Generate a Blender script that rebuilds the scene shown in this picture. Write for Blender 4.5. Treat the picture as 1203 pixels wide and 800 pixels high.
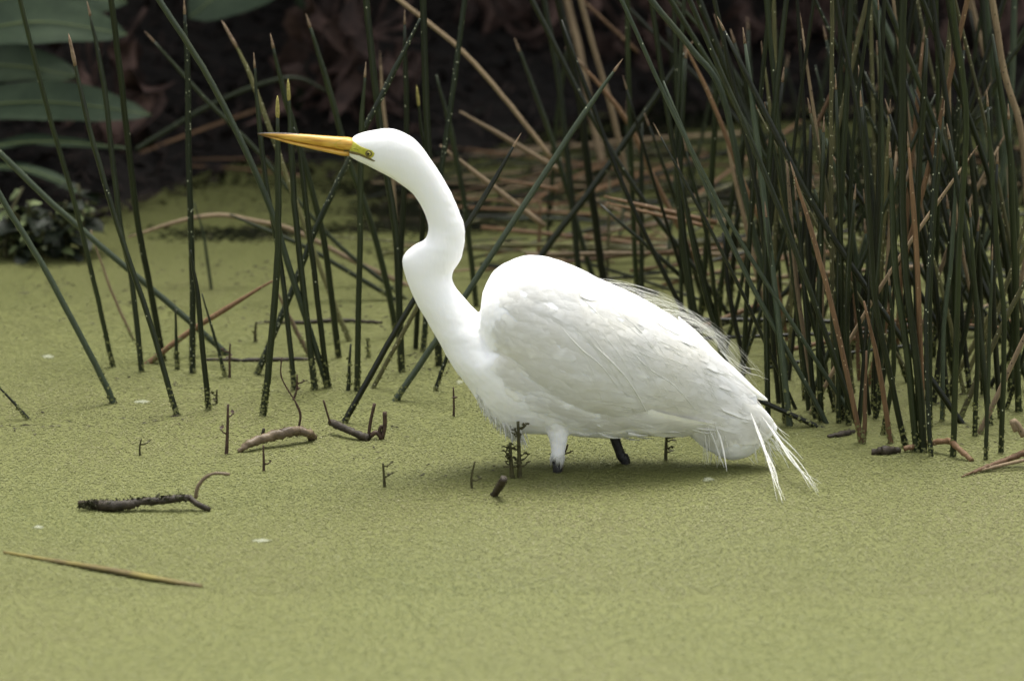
import bpy, bmesh, math, random
import numpy as np
from mathutils import Vector, Matrix, noise
from mathutils.bvhtree import BVHTree

random.seed(7)
rng = np.random.default_rng(11)
sc = bpy.context.scene
for o in list(bpy.data.objects):
    bpy.data.objects.remove(o, do_unlink=True)
R = math.radians

# ------------------------------------------------------------------ camera
FPX = 5350.0                      # focal length in photo pixels (photo is 1203 x 800)
PITCH = R(13.5)
CAM = Vector((0.0, -7.42, 2.0))
cam_d = bpy.data.cameras.new('camera')
cam = bpy.data.objects.new('camera', cam_d)
sc.collection.objects.link(cam)
cam.location = CAM
cam.rotation_euler = (math.pi / 2 - PITCH, 0, 0)
cam_d.sensor_width = 36.0
cam_d.lens = FPX / 1203 * 36.0
cam_d.clip_start = 0.1
cam_d.clip_end = 500
cam_d.dof.use_dof = True
cam_d.dof.focus_distance = 7.80
cam_d.dof.aperture_fstop = 3.2
sc.camera = cam

# ------------------------------------------------------------------ sky, sun, exposure
SUN_EL, SUN_AZ = R(72), R(10)     # high, a little behind the bird
w = bpy.data.worlds.new('World'); sc.world = w; w.use_nodes = True
nt = w.node_tree; nt.nodes.clear()
sky = nt.nodes.new('ShaderNodeTexSky'); sky.sky_type = 'NISHITA'; sky.sun_disc = False
sky.sun_elevation = SUN_EL; sky.sun_rotation = SUN_AZ
sky.air_density = 1.0; sky.dust_density = 4.0; sky.ozone_density = 1.0
hsv = nt.nodes.new('ShaderNodeHueSaturation'); hsv.inputs['Saturation'].default_value = 0.22
bg = nt.nodes.new('ShaderNodeBackground'); bg.inputs['Strength'].default_value = 0.135
wo = nt.nodes.new('ShaderNodeOutputWorld')
nt.links.new(sky.outputs[0], hsv.inputs['Color']); nt.links.new(hsv.outputs[0], bg.inputs['Color'])
nt.links.new(bg.outputs[0], wo.inputs['Surface'])
sd = bpy.data.lights.new('sun', 'SUN'); sd.energy = 1.5; sd.angle = R(28); sd.color = (1.0, 0.965, 0.9)
sun = bpy.data.objects.new('sun', sd); sc.collection.objects.link(sun)
sdir = Vector((math.sin(SUN_AZ) * math.cos(SUN_EL), math.cos(SUN_AZ) * math.cos(SUN_EL), math.sin(SUN_EL)))
sun.rotation_euler = sdir.to_track_quat('Z', 'Y').to_euler()
sun.location = sdir * 20
sc.view_settings.view_transform = 'Standard'; sc.view_settings.look = 'None'
sc.view_settings.exposure = 1.28; sc.view_settings.gamma = 1.0
sc.view_settings.use_curve_mapping = False

# ------------------------------------------------------------------ pixel -> place helpers
FW = Vector((0, math.cos(PITCH), -math.sin(PITCH))); UP = Vector((0, math.sin(PITCH), math.cos(PITCH)))
def ray(px, py):
    return (FW * FPX + Vector((px - 601.5, 0, 0)) + UP * (400 - py)).normalized()
def G(px, py, z=0.0):                              # point on the water
    d = ray(px, py); t = (z - CAM.z) / d.z
    return CAM + d * t
def PL(px, py, y=0.0, k=0.0):                      # point on the leaning plane  Y = y + k*Z
    d = ray(px, py)
    t = (y + k * CAM.z - CAM.y) / (d.y - k * d.z)
    return CAM + d * t
def pxm(y):                                        # metres per photo pixel at depth y
    return (Vector((0, y, 0.1)) - CAM).length / FPX

# ------------------------------------------------------------------ object helpers
def link(o):
    sc.collection.objects.link(o); return o
def mesh_obj(name, verts, faces, mat, parent=None, smooth=True, origin=None):
    me = bpy.data.meshes.new(name)
    if origin is None:
        origin = Vector((0, 0, 0)) if parent is None else parent.matrix_world.translation
    ov = np.array([tuple(v) for v in verts], dtype=np.float64) - np.array(tuple(origin))
    me.from_pydata(ov.tolist(), [], [tuple(f) for f in faces])
    me.update()
    if smooth:
        me.polygons.foreach_set('use_smooth', [True] * len(me.polygons))
    if mat: me.materials.append(mat)
    o = bpy.data.objects.new(name, me); link(o)
    if parent is not None:
        o.parent = parent
    else:
        o.location = origin
        o.matrix_world = Matrix.Translation(origin)
    return o
def tag(o, label=None, cat=None, group=None, kind=None):
    if label: o['label'] = label
    if cat: o['category'] = cat
    if group: o['group'] = group
    if kind: o['kind'] = kind
    return o
def empty(name, loc):
    o = bpy.data.objects.new(name, None); link(o); o.empty_display_size = 0.05
    o.location = loc; o.matrix_world = Matrix.Translation(loc)
    return o
def catmull(pts, n=4):
    pts = [np.array(p, dtype=float) for p in pts]
    if len(pts) < 3:
        return [pts[0] + (pts[-1] - pts[0]) * i / n for i in range(n + 1)]
    P = [2 * pts[0] - pts[1]] + pts + [2 * pts[-1] - pts[-2]]
    out = []
    for i in range(1, len(P) - 2):
        p0, p1, p2, p3 = P[i - 1], P[i], P[i + 1], P[i + 2]
        for j in range(n):
            t = j / n
            out.append(0.5 * ((2 * p1) + (-p0 + p2) * t + (2 * p0 - 5 * p1 + 4 * p2 - p3) * t * t + (-p0 + 3 * p1 - 3 * p2 + p3) * t ** 3))
    out.append(pts[-1])
    return out
def tube(path, radii, sides=7, verts=None, faces=None, cap=True, squash=None):
    if verts is None: verts, faces = [], []
    path = [Vector(p) for p in path]
    n = len(path); base = len(verts)
    ref = Vector((0, 1, 0))
    for i, p in enumerate(path):
        t = (path[min(i + 1, n - 1)] - path[max(i - 1, 0)])
        if t.length < 1e-9: t = Vector((0, 0, 1))
        t.normalize()
        rr = ref if abs(t.dot(ref)) < 0.9 else Vector((1, 0, 0))
        a = t.cross(rr).normalized(); b = t.cross(a).normalized()
        r = radii[i] if hasattr(radii, '__len__') else radii
        for s in range(sides):
            an = 2 * math.pi * s / sides
            verts.append(p + a * (math.cos(an) * r) + b * (math.sin(an) * r))
    for i in range(n - 1):
        for s in range(sides):
            s2 = (s + 1) % sides
            faces.append((base + i * sides + s, base + i * sides + s2, base + (i + 1) * sides + s2, base + (i + 1) * sides + s))
    if cap:
        faces.append(tuple(base + s for s in range(sides))[::-1])
        faces.append(tuple(base + (n - 1) * sides + s for s in range(sides)))
    return verts, faces

# ------------------------------------------------------------------ materials
def new_mat(name):
    m = bpy.data.materials.new(name); m.use_nodes = True
    t = m.node_tree; b = t.nodes['Principled BSDF']
    return m, t, b
def N(t, kind, **kw):
    n = t.nodes.new(kind)
    for k, v in kw.items():
        if k in n.inputs: n.inputs[k].default_value = v
        else: setattr(n, k, v)
    return n
def ramp(t, fac, stops):
    n = t.nodes.new('ShaderNodeValToRGB'); e = n.color_ramp.elements
    while len(e) < len(stops): e.new(0.5)
    for el, (p, c) in zip(e, stops):
        el.position = p; el.color = (c[0], c[1], c[2], 1)
    t.links.new(fac, n.inputs[0]); return n
def mixc(t, fac, a, b, mode='MIX'):
    n = t.nodes.new('ShaderNodeMix'); n.data_type = 'RGBA'; n.blend_type = mode
    for sock, v in ((n.inputs[0], fac), (n.inputs[6], a), (n.inputs[7], b)):
        if hasattr(v, 'links'): t.links.new(v, sock)
        elif isinstance(v, (int, float)): sock.default_value = v
        else: sock.default_value = (v[0], v[1], v[2], 1)
    return n.outputs[2]
def coords(t, scale=(1, 1, 1), kind='Object'):
    tc = t.nodes.new('ShaderNodeTexCoord'); mp = t.nodes.new('ShaderNodeMapping')
    mp.inputs['Scale'].default_value = scale
    t.links.new(tc.outputs[kind], mp.inputs[0]); return mp.outputs[0]
def bump(t, b, h, strength=0.3, dist=0.002):
    n = N(t, 'ShaderNodeBump'); n.inputs['Strength'].default_value = strength; n.inputs['Distance'].default_value = dist
    t.links.new(h, n.inputs['Height']); t.links.new(n.outputs[0], b.inputs['Normal'])

def simple_mat(name, c1, c2, rough=0.6, scale=40, spec=0.3, stretch=(1, 1, 1), bstr=0.3, bdist=0.001, objvar=0.0):
    m, t, b = new_mat(name)
    co = coords(t, stretch)
    n = N(t, 'ShaderNodeTexNoise', Scale=scale, Detail=5.0, Roughness=0.65); t.links.new(co, n.inputs['Vector'])
    r = ramp(t, n.outputs['Fac'], [(0.3, c1), (0.7, c2)])
    col = r.outputs[0]
    if objvar:
        oi = t.nodes.new('ShaderNodeObjectInfo')
        h = N(t, 'ShaderNodeHueSaturation')
        mr = N(t, 'ShaderNodeMapRange'); mr.inputs[3].default_value = 1 - objvar; mr.inputs[4].default_value = 1 + objvar
        t.links.new(oi.outputs['Random'], mr.inputs[0]); t.links.new(mr.outputs[0], h.inputs['Value'])
        t.links.new(col, h.inputs['Color']); col = h.outputs[0]
    t.links.new(col, b.inputs['Base Color'])
    b.inputs['Roughness'].default_value = rough
    b.inputs['Specular IOR Level'].default_value = spec
    if bstr: bump(t, b, n.outputs['Fac'], bstr, bdist)
    return m

def reed_mat(name, dark, light, speck=0.06, speck_col=(0.40, 0.41, 0.28), rough=0.36, mottle=(0.05, 0.055, 0.018)):
    m, t, b = new_mat(name)
    co = coords(t, (1, 1, 0.05))
    streak = N(t, 'ShaderNodeTexNoise', Scale=420.0, Detail=3.0); t.links.new(co, streak.inputs['Vector'])
    co2 = coords(t, (1, 1, 1))
    big = N(t, 'ShaderNodeTexNoise', Scale=7.0, Detail=3.0); t.links.new(co2, big.inputs['Vector'])
    add = N(t, 'ShaderNodeMath', operation='ADD'); t.links.new(streak.outputs['Fac'], add.inputs[0]); t.links.new(big.outputs['Fac'], add.inputs[1])
    half = N(t, 'ShaderNodeMath', operation='MULTIPLY'); t.links.new(add.outputs[0], half.inputs[0]); half.inputs[1].default_value = 0.5
    r = ramp(t, half.outputs[0], [(0.33, dark), (0.68, light)])
    oi = t.nodes.new('ShaderNodeObjectInfo')
    h = N(t, 'ShaderNodeHueSaturation')
    mr = N(t, 'ShaderNodeMapRange'); mr.inputs[3].default_value = 0.65; mr.inputs[4].default_value = 1.45
    t.links.new(oi.outputs['Random'], mr.inputs[0]); t.links.new(mr.outputs[0], h.inputs['Value']); t.links.new(r.outputs[0], h.inputs['Color'])
    # pale specks: dried fronds and snail spawn clinging to the stem
    co3 = coords(t, (1, 1, 0.8))
    v = N(t, 'ShaderNodeTexVoronoi', Scale=330.0); t.links.new(co3, v.inputs['Vector'])
    sep = N(t, 'ShaderNodeSeparateColor'); t.links.new(v.outputs['Color'], sep.inputs[0])
    gate = N(t, 'ShaderNodeTexNoise', Scale=11.0, Detail=2.0); t.links.new(co2, gate.inputs['Vector'])
    gm = N(t, 'ShaderNodeMath', operation='MULTIPLY'); t.links.new(gate.outputs['Fac'], gm.inputs[0]); gm.inputs[1].default_value = speck * 2
    gp = N(t, 'ShaderNodeMath', operation='POWER'); t.links.new(gm.outputs[0], gp.inputs[0]); gp.inputs[1].default_value = 1.0
    lt = N(t, 'ShaderNodeMath', operation='LESS_THAN'); t.links.new(sep.outputs[0], lt.inputs[0]); t.links.new(gm.outputs[0], lt.inputs[1])
    d = N(t, 'ShaderNodeMath', operation='LESS_THAN'); t.links.new(v.outputs['Distance'], d.inputs[0]); d.inputs[1].default_value = 0.42
    an = N(t, 'ShaderNodeMath', operation='MULTIPLY'); t.links.new(lt.outputs[0], an.inputs[0]); t.links.new(d.outputs[0], an.inputs[1])
    mot = N(t, 'ShaderNodeTexNoise', Scale=3.2, Detail=4.0, Roughness=0.7); t.links.new(co2, mot.inputs['Vector'])
    mr2 = ramp(t, mot.outputs['Fac'], [(0.56, (0, 0, 0)), (0.72, (1, 1, 1))])
    half_ = N(t, 'ShaderNodeMath', operation='MULTIPLY'); t.links.new(mr2.outputs[0], half_.inputs[0]); half_.inputs[1].default_value = 0.65
    hue = mixc(t, half_.outputs[0], h.outputs[0], mottle)
    col = mixc(t, an.outputs[0], hue, speck_col)
    t.links.new(col, b.inputs['Base Color'])
    b.inputs['Roughness'].default_value = rough
    b.inputs['Specular IOR Level'].default_value = 0.3
    bump(t, b, half.outputs[0], 0.25, 0.0006)
    return m

M = {}
M['reed'] = reed_mat('reed_green', (0.0075, 0.0105, 0.004), (0.023, 0.031, 0.010), 0.004)
M['reed_pale'] = reed_mat('reed_pale_green', (0.027, 0.038, 0.022), (0.055, 0.070, 0.040), 0.004)
M['reed_speck'] = reed_mat('reed_speckled', (0.010, 0.015, 0.007), (0.024, 0.033, 0.014), 0.10)
M['reed_dark'] = reed_mat('reed_dark', (0.005, 0.0065, 0.003), (0.014, 0.017, 0.006), 0.004)
M['tan'] = reed_mat('reed_dead_tan', (0.13, 0.092, 0.052), (0.29, 0.215, 0.125), 0.04, (0.03, 0.02, 0.012), 0.7)
M['brown'] = reed_mat('reed_dead_brown', (0.075, 0.042, 0.020), (0.185, 0.108, 0.052), 0.03, (0.4, 0.3, 0.18), 0.65)
M['olive'] = reed_mat('reed_olive', (0.05, 0.052, 0.02), (0.13, 0.118, 0.046), 0.06, (0.5, 0.48, 0.3), 0.6)
M['tip'] = simple_mat('reed_tip', (0.10, 0.06, 0.035), (0.30, 0.22, 0.14), 0.75, 160)
M['tip_yellow'] = simple_mat('reed_flower', (0.16, 0.14, 0.03), (0.42, 0.36, 0.12), 0.8, 300, bstr=0.8, bdist=0.002)
M['wood'] = simple_mat('wet_wood', (0.05, 0.035, 0.02), (0.20, 0.15, 0.09), 0.5, 45, stretch=(0.4, 1, 1), bstr=0.6, bdist=0.003)
M['wood_dark'] = simple_mat('wood_dark', (0.012, 0.010, 0.006), (0.05, 0.038, 0.022), 0.6, 60, bstr=0.8, bdist=0.003)
M['twig_red'] = simple_mat('twig_red', (0.025, 0.016, 0.010), (0.085, 0.05, 0.032), 0.6, 120)
M['sprig'] = simple_mat('sprig', (0.022, 0.021, 0.008), (0.075, 0.070, 0.022), 0.65, 140, bstr=0.6)
M['moss'] = simple_mat('moss', (0.012, 0.013, 0.004), (0.045, 0.045, 0.014), 0.9, 220, bstr=1.0, bdist=0.003)

# -------- duckweed
def frond_mat():
    m, t, b = new_mat('duckweed')
    co = coords(t)
    v = N(t, 'ShaderNodeTexVoronoi', Scale=380.0); t.links.new(co, v.inputs['Vector'])
    sep = N(t, 'ShaderNodeSeparateColor'); t.links.new(v.outputs['Color'], sep.inputs[0])
    big = N(t, 'ShaderNodeTexNoise', Scale=1.7, Detail=4.0); t.links.new(co, big.inputs['Vector'])
    r = ramp(t, sep.outputs[0], [(0.0, (0.133, 0.142, 0.046)), (0.45, (0.147, 0.154, 0.055)), (0.85, (0.160, 0.164, 0.066)), (1.0, (0.175, 0.174, 0.078))])
    r2 = ramp(t, big.outputs['Fac'], [(0.35, (0.92, 0.98, 0.86)), (0.65, (1.06, 1.0, 1.08))])
    t.links.new(mixc(t, 1.0, r.outputs[0], r2.outputs[0], 'MULTIPLY'), b.inputs['Base Color'])
    b.inputs['Roughness'].default_value = 0.5; b.inputs['Specular IOR Level'].default_value = 0.35
    return m
M['frond'] = frond_mat()
def water_mat():
    m, t, b = new_mat('duckweed_water')
    co = coords(t)
    v = N(t, 'ShaderNodeTexVoronoi', Scale=360.0); t.links.new(co, v.inputs['Vector'])
    sep = N(t, 'ShaderNodeSeparateColor'); t.links.new(v.outputs['Color'], sep.inputs[0])
    r = ramp(t, sep.outputs[0], [(0.0, (0.105, 0.115, 0.032)), (0.5, (0.135, 0.143, 0.046)), (1.0, (0.15, 0.155, 0.058))])
    edge = ramp(t, v.outputs['Distance'], [(0.68, (1, 1, 1)), (0.9, (0.22, 0.24, 0.18))])
    tg = N(t, 'ShaderNodeAttribute'); tg.attribute_name = 'packed'
    gap = mixc(t, tg.outputs['Fac'], edge.outputs[0], (0.97, 0.97, 0.97))
    mat_col = mixc(t, 1.0, r.outputs[0], gap, 'MULTIPLY')
    at = N(t, 'ShaderNodeAttribute'); at.attribute_name = 'cover'
    fine = N(t, 'ShaderNodeTexNoise', Scale=60.0, Detail=4.0); t.links.new(co, fine.inputs['Vector'])
    sm = N(t, 'ShaderNodeMath', operation='ADD'); t.links.new(at.outputs['Fac'], sm.inputs[0]); t.links.new(fine.outputs['Fac'], sm.inputs[1])
    cov = N(t, 'ShaderNodeMapRange'); cov.inputs[1].default_value = 0.92; cov.inputs[2].default_value = 1.08
    t.links.new(sm.outputs[0], cov.inputs[0])
    t.links.new(mixc(t, cov.outputs[0], (0.010, 0.012, 0.006), mat_col), b.inputs['Base Color'])
    rg = N(t, 'ShaderNodeMapRange'); rg.inputs[3].default_value = 0.06; rg.inputs[4].default_value = 0.55
    t.links.new(cov.outputs[0], rg.inputs[0]); t.links.new(rg.outputs[0], b.inputs['Roughness'])
    b.inputs['Specular IOR Level'].default_value = 0.2
    mulb = N(t, 'ShaderNodeMath', operation='MULTIPLY'); t.links.new(sep.outputs[0], mulb.inputs[0]); t.links.new(cov.outputs[0], mulb.inputs[1])
    bump(t, b, mulb.outputs[0], 0.2, 0.0008)
    return m
M['water'] = water_mat()
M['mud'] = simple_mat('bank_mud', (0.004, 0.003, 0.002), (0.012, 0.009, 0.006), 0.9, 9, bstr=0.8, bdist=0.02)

# ------------------------------------------------------------------ setting: ground and water
def shore(x):                                       # depth (y) of the far water line
    s = 2.55 + 0.10 * noise.noise((x * 1.7, 3.1, 0)) + 0.05 * noise.noise((x * 6, 9.1, 0))
    s += 0.70 * max(0.0, min(1.0, (x + 0.15) / 0.45))
    if x < -0.6: s -= 0.75 * min(1.0, (-0.6 - x) / 0.35)
    return s
def cover(x, y):
    c = 0.80 + 0.10 * noise.noise((x * 2.2, y * 1.1, 1.7))
    if y > 0.35:
        k = min(1.0, (y - 0.35) / 1.4)
        c -= k * (0.06 + 0.6 * max(0.0, noise.noise((x * 2.6, y * 6.5, 5.3)) - 0.02 + 0.12 * max(0, x)))
    if y > 1.75:
        c -= 0.16 * min(1.0, (y - 1.75) / 0.5)
    return c
def ground_h(x, y):
    s = shore(max(-3, min(3, x)))
    d = y - s
    if abs(x) > 9: d = max(d, (abs(x) - 9) * 0.5)
    if y < -5.6: d = max(d, (-5.6 - y) * 0.5)
    if d < -0.25: h = -0.22
    elif d < 0.15: h = -0.22 + (d + 0.25) / 0.4 * 0.26
    else: h = 0.04 + min(0.55, (d - 0.15) * 0.22) + (min(3.0, max(0.0, y - s - 1.1) * 1.1) if y > 2 else 0.0)  # steep rise at the back is added to block low sky
    return h + 0.02 * noise.noise((x * 3, y * 3, 0)) * (1 if d > -0.3 else 0.3)
def axis(lo, hi, far, step):
    a = list(np.arange(lo, hi + 1e-6, step))
    ext = [0.4, 1, 2, 4, 7, 12, 25, 60, 120]
    return [lo - e for e in ext[::-1]] + a + [hi + e for e in ext]
gx = axis(-2.4, 2.4, 100, 0.08); gy = axis(-8.4, 4.6, 100, 0.10)
gv = [(x, y, ground_h(x, y)) for y in gy for x in gx]
nx = len(gx)
gf = [(j * nx + i, j * nx + i + 1, (j + 1) * nx + i + 1, (j + 1) * nx + i) for j in range(len(gy) - 1) for i in range(nx - 1)]
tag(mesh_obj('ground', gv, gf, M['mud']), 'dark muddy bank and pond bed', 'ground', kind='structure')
wx = [-12, -8, -5, -3.2] + list(np.arange(-2.0, 2.01, 0.03)) + [3.2, 5, 8, 12]
wy = [-6.4, -5, -3.4] + list(np.arange(-1.9, 3.65, 0.03)) + [3.9]
wv = [(x, y, 0.0) for y in wy for x in wx]; nx = len(wx)
wf = [(j * nx + i, j * nx + i + 1, (j + 1) * nx + i + 1, (j + 1) * nx + i) for j in range(len(wy) - 1) for i in range(nx - 1)]
wa = mesh_obj('water', wv, wf, M['water'])
tag(wa, 'still pond water covered in a mat of duckweed', 'water', kind='structure')
att = wa.data.attributes.new('cover', 'FLOAT', 'POINT')
att.data.foreach_set('value', [cover(v[0], v[1]) for v in wv])

def packed(y):                                     # the mat is pressed tighter in the open water before the bird
    return 0.9 * max(0.0, min(1.0, (-0.15 - y) / 0.35))
att = wa.data.attributes.new('packed', 'FLOAT', 'POINT')
att.data.foreach_set('value', [packed(v[1]) for v in wv])
# duckweed fronds: real little leaves floating on the water (nobody could count them)
def build_fronds():
    V = []; 
    n_try = 740000
    ys = rng.uniform(-1.45, 3.35, n_try)
    # denser where the picture is sharp
    keep = rng.random(n_try) < np.where(ys < -0.75, 0.6, np.where(ys < 1.4, 1.0, 0.6))
    ys = ys[keep]
    half = (ys - CAM.y) * 0.1135 * 1.12 + 0.1
    xs = rng.uniform(-1, 1, len(ys)) * half
    ok = np.array([cover(x, y) + 0.28 * noise.noise((x * 30, y * 22, 0.3)) + 0.42 * noise.noise((x * 170, y * 130, 4.3)) + 0.5 + 0.3 * packed(y) > 1.08 for x, y in zip(xs, ys)])
    xs, ys = xs[ok], ys[ok]; n = len(xs)
    L = rng.uniform(0.0010, 0.0020, n); Wd = L * rng.uniform(0.72, 0.95, n)
    an = rng.uniform(0, 2 * np.pi, n)
    z = 0.0008 + rng.random(n) * 0.0009
    tx = rng.normal(0, 0.09, n); ty = rng.normal(0, 0.09, n)
    k = 5
    th = np.arange(k) / k * 2 * np.pi
    lx = np.cos(th)[None, :] * L[:, None]; ly = np.sin(th)[None, :] * Wd[:, None]
    X = lx * np.cos(an)[:, None] - ly * np.sin(an)[:, None]
    Y = lx * np.sin(an)[:, None] + ly * np.cos(an)[:, None]
    Z = z[:, None] + X * tx[:, None] + Y * ty[:, None]
    co = np.stack([X + xs[:, None], Y + ys[:, None], np.maximum(Z, 0.0006)], -1).reshape(-1, 3)
    me = bpy.data.meshes.new('duckweed')
    me.vertices.add(n * k); me.vertices.foreach_set('co', co.ravel().astype(np.float32))
    me.loops.add(n * k); me.loops.foreach_set('vertex_index', np.arange(n * k, dtype=np.int32))
    me.polygons.add(n); me.polygons.foreach_set('loop_start', (np.arange(n) * k).astype(np.int32))
    me.update(calc_edges=True)
    me.materials.append(M['frond'])
    o = link(bpy.data.objects.new('duckweed', me))
    tag(o, 'tiny yellow green duckweed fronds floating on the pond', 'duckweed', kind='stuff')
build_fronds()

# ------------------------------------------------------------------ the egret
def feather_mat(name, c, cream, streak=(1, 1, 1), bstr=0.25):
    m, t, b = new_mat(name)
    co = coords(t, streak)
    n = N(t, 'ShaderNodeTexNoise', Scale=220.0, Detail=4.0); t.links.new(co, n.inputs['Vector'])
    co2 = coords(t)
    n2 = N(t, 'ShaderNodeTexNoise', Scale=9.0, Detail=3.0); t.links.new(co2, n2.inputs['Vector'])
    r = ramp(t, n2.outputs['Fac'], [(0.35, c), (0.7, cream)])
    t.links.new(r.outputs[0], b.inputs['Base Color'])
    b.inputs['Roughness'].default_value = 0.85; b.inputs['Specular IOR Level'].default_value = 0.15
    b.inputs['Sheen Weight'].default_value = 0.15; b.inputs['Sheen Roughness'].default_value = 0.5
    b.inputs['Subsurface Weight'].default_value = 0.35
    b.inputs['Subsurface Radius'].default_value = (0.012, 0.011, 0.009); b.inputs['Subsurface Scale'].default_value = 1.0
    bump(t, b, n.outputs['Fac'], bstr, 0.0012)
    return m
M['white'] = feather_mat('plumage_white', (0.90, 0.905, 0.90), (0.92, 0.92, 0.90), (1, 1, 0.35))
M['wing'] = feather_mat('plumage_wing', (0.93, 0.925, 0.875), (0.93, 0.905, 0.79), (0.25, 1, 1), 0.2)
def plume_mat():
    m, t, b = new_mat('plume')
    b.inputs['Base Color'].default_value = (0.85, 0.85, 0.80, 1); b.inputs['Roughness'].default_value = 0.8
    b.inputs['Specular IOR Level'].default_value = 0.15
    tr = N(t, 'ShaderNodeBsdfTranslucent'); tr.inputs[0].default_value = (0.85, 0.85, 0.78, 1)
    mx = N(t, 'ShaderNodeMixShader'); mx.inputs[0].default_value = 0.35
    out = t.nodes['Material Output']
    t.links.new(b.outputs[0], mx.inputs[1]); t.links.new(tr.outputs[0], mx.inputs[2]); t.links.new(mx.outputs[0], out.inputs[0])
    return m
M['plume'] = plume_mat()
def bill_mat():
    m, t, b = new_mat('bill')
    co = coords(t, (0.12, 1, 1))
    n = N(t, 'ShaderNodeTexNoise', Scale=260.0, Detail=4.0); t.links.new(co, n.inputs['Vector'])
    r = ramp(t, n.outputs['Fac'], [(0.3, (0.40, 0.19, 0.02)), (0.55, (0.62, 0.36, 0.055)), (0.75, (0.66, 0.45, 0.11))])
    # dusky tip
    tc = t.nodes.new('ShaderNodeTexCoord'); sp = N(t, 'ShaderNodeSeparateXYZ'); t.links.new(tc.outputs['Generated'], sp.inputs[0])
    tip = ramp(t, sp.outputs[0], [(0.0, (0.12, 0.09, 0.07)), (0.14, (0.8, 0.8, 0.8)), (0.3, (1, 1, 1))])
    t.links.new(mixc(t, 1.0, r.outputs[0], tip.outputs[0], 'MULTIPLY'), b.inputs['Base Color'])
    b.inputs['Roughness'].default_value = 0.42
    bump(t, b, n.outputs['Fac'], 0.2, 0.0006)
    return m
M['bill'] = bill_mat()
M['culmen'] = simple_mat('culmen_dark', (0.05, 0.04, 0.035), (0.16, 0.13, 0.11), 0.45, 120)
M['lore'] = simple_mat('lore_skin', (0.36, 0.36, 0.03), (0.55, 0.50, 0.07), 0.5, 200, bstr=0.4)
M['gape'] = simple_mat('gape_line', (0.10, 0.08, 0.03), (0.18, 0.14, 0.05), 0.6, 100)
M['iris'] = simple_mat('iris', (0.62, 0.55, 0.10), (0.75, 0.68, 0.18), 0.15, 100, spec=0.6, bstr=0)
M['pupil'] = simple_mat('pupil', (0.004, 0.004, 0.004), (0.006, 0.006, 0.006), 0.4, 10, spec=0.2, bstr=0)
M['leg'] = simple_mat('leg_black', (0.008, 0.008, 0.008), (0.028, 0.027, 0.024), 0.45, 150, bstr=0.6, bdist=0.001)

PX = pxm(0)
def c1(x, y): return (290 + x / 2.6667, 130 + y / 2.6667)
neck_pairs = [  # (front outline, back outline) in photo pixels, half width px
    (c1(318, 142), c1(330, 84), 8), (c1(345, 157), c1(352, 73), 12), (c1(375, 171), c1(392, 63), 15), (c1(412, 190), c1(450, 57), 17.5),
    (c1(450, 210), c1(505, 76), 17.5), (c1(488, 236), c1(545, 110), 16), (c1(520, 262), c1(585, 166), 14.5),
    (c1(546, 300), c1(622, 224), 14.5), (c1(563, 340), c1(655, 290), 15), (c1(569, 372), c1(679, 350), 16),
    (c1(556, 405), c1(683, 392), 18), (c1(522, 424), c1(679, 430), 20), (c1(492, 452), c1(668, 470), 21.5),
    (c1(487, 480), c1(648, 503), 22), (c1(497, 520), c1(643, 526), 22), (c1(512, 560), c1(656, 558), 23),
    (c1(535, 610), c1(684, 593), 25), (c1(565, 660), c1(718, 630), 28), (c1(605, 730), c1(760, 670), 35),
    (c1(650, 805), c1(800, 710), 44), ((553, 458), (603, 372), 52), ((575, 490), (622, 335), 58), ((604, 507), (652, 316), 60),
    ((660, 510), (700, 334), 60), ((720, 514), (745, 356), 56), ((780, 508), (790, 384), 48), ((830, 510), (835, 414), 36),
    ((868, 524), (872, 450), 24), ((893, 515), (890, 476), 10)]
wing_pairs = [
    ((563, 388), (567, 345), 34), ((575, 420), (580, 320), 53), ((597, 450), (604, 305), 63), ((625, 473), (632, 301), 69),
    ((660, 489), (668, 311), 71), ((705, 499), (710, 331), 69), ((750, 502), (752, 350), 62), ((795, 502), (796, 376), 51),
    ((835, 508), (832, 404), 37), ((868, 514), (862, 437), 22), ((888, 500), (890, 462), 7)]
def loft(pairs, verts, faces, sides=40, n=5, y0=0.0, rot=0.0):
    rows = catmull([np.array([*f, *b, w_]) for f, b, w_ in pairs], n)
    base = len(verts)
    for r in rows:
        f = PL(r[0], r[1]); b = PL(r[2], r[3]); c = (f + b) / 2; a = (f - b) / 2; hw = r[4] * PX
        for s in range(sides):
            th = 2 * math.pi * s / sides
            verts.append(c + a * math.cos(th) + Vector((0, y0 + hw * math.sin(th), 0)))
    m_ = len(rows)
    for i in range(m_ - 1):
        for s in range(sides):
            s2 = (s + 1) % sides
            faces.append((base + i * sides + s, base + i * sides + s2, base + (i + 1) * sides + s2, base + (i + 1) * sides + s))
    faces.append(tuple(base + s for s in range(sides))[::-1]); faces.append(tuple(base + (m_ - 1) * sides + s for s in range(sides)))

foot = G(655, 549); foot.y = 0.0
egret = empty('egret', (foot.x, 0.0, 0.0))
tag(egret, 'large white egret with long yellow bill wading in the duckweed', 'egret')
ev, ef = [], []
loft(neck_pairs, ev, ef); loft(wing_pairs, ev, ef)
tail_pairs = [((790, 498), (822, 410), 42), ((812, 513), (846, 428), 37), ((829, 527), (868, 450), 31), ((842, 535), (889, 472), 25), ((860, 540), (906, 490), 18), ((880, 536), (914, 504), 7)]
loft(tail_pairs, ev, ef)
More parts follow.
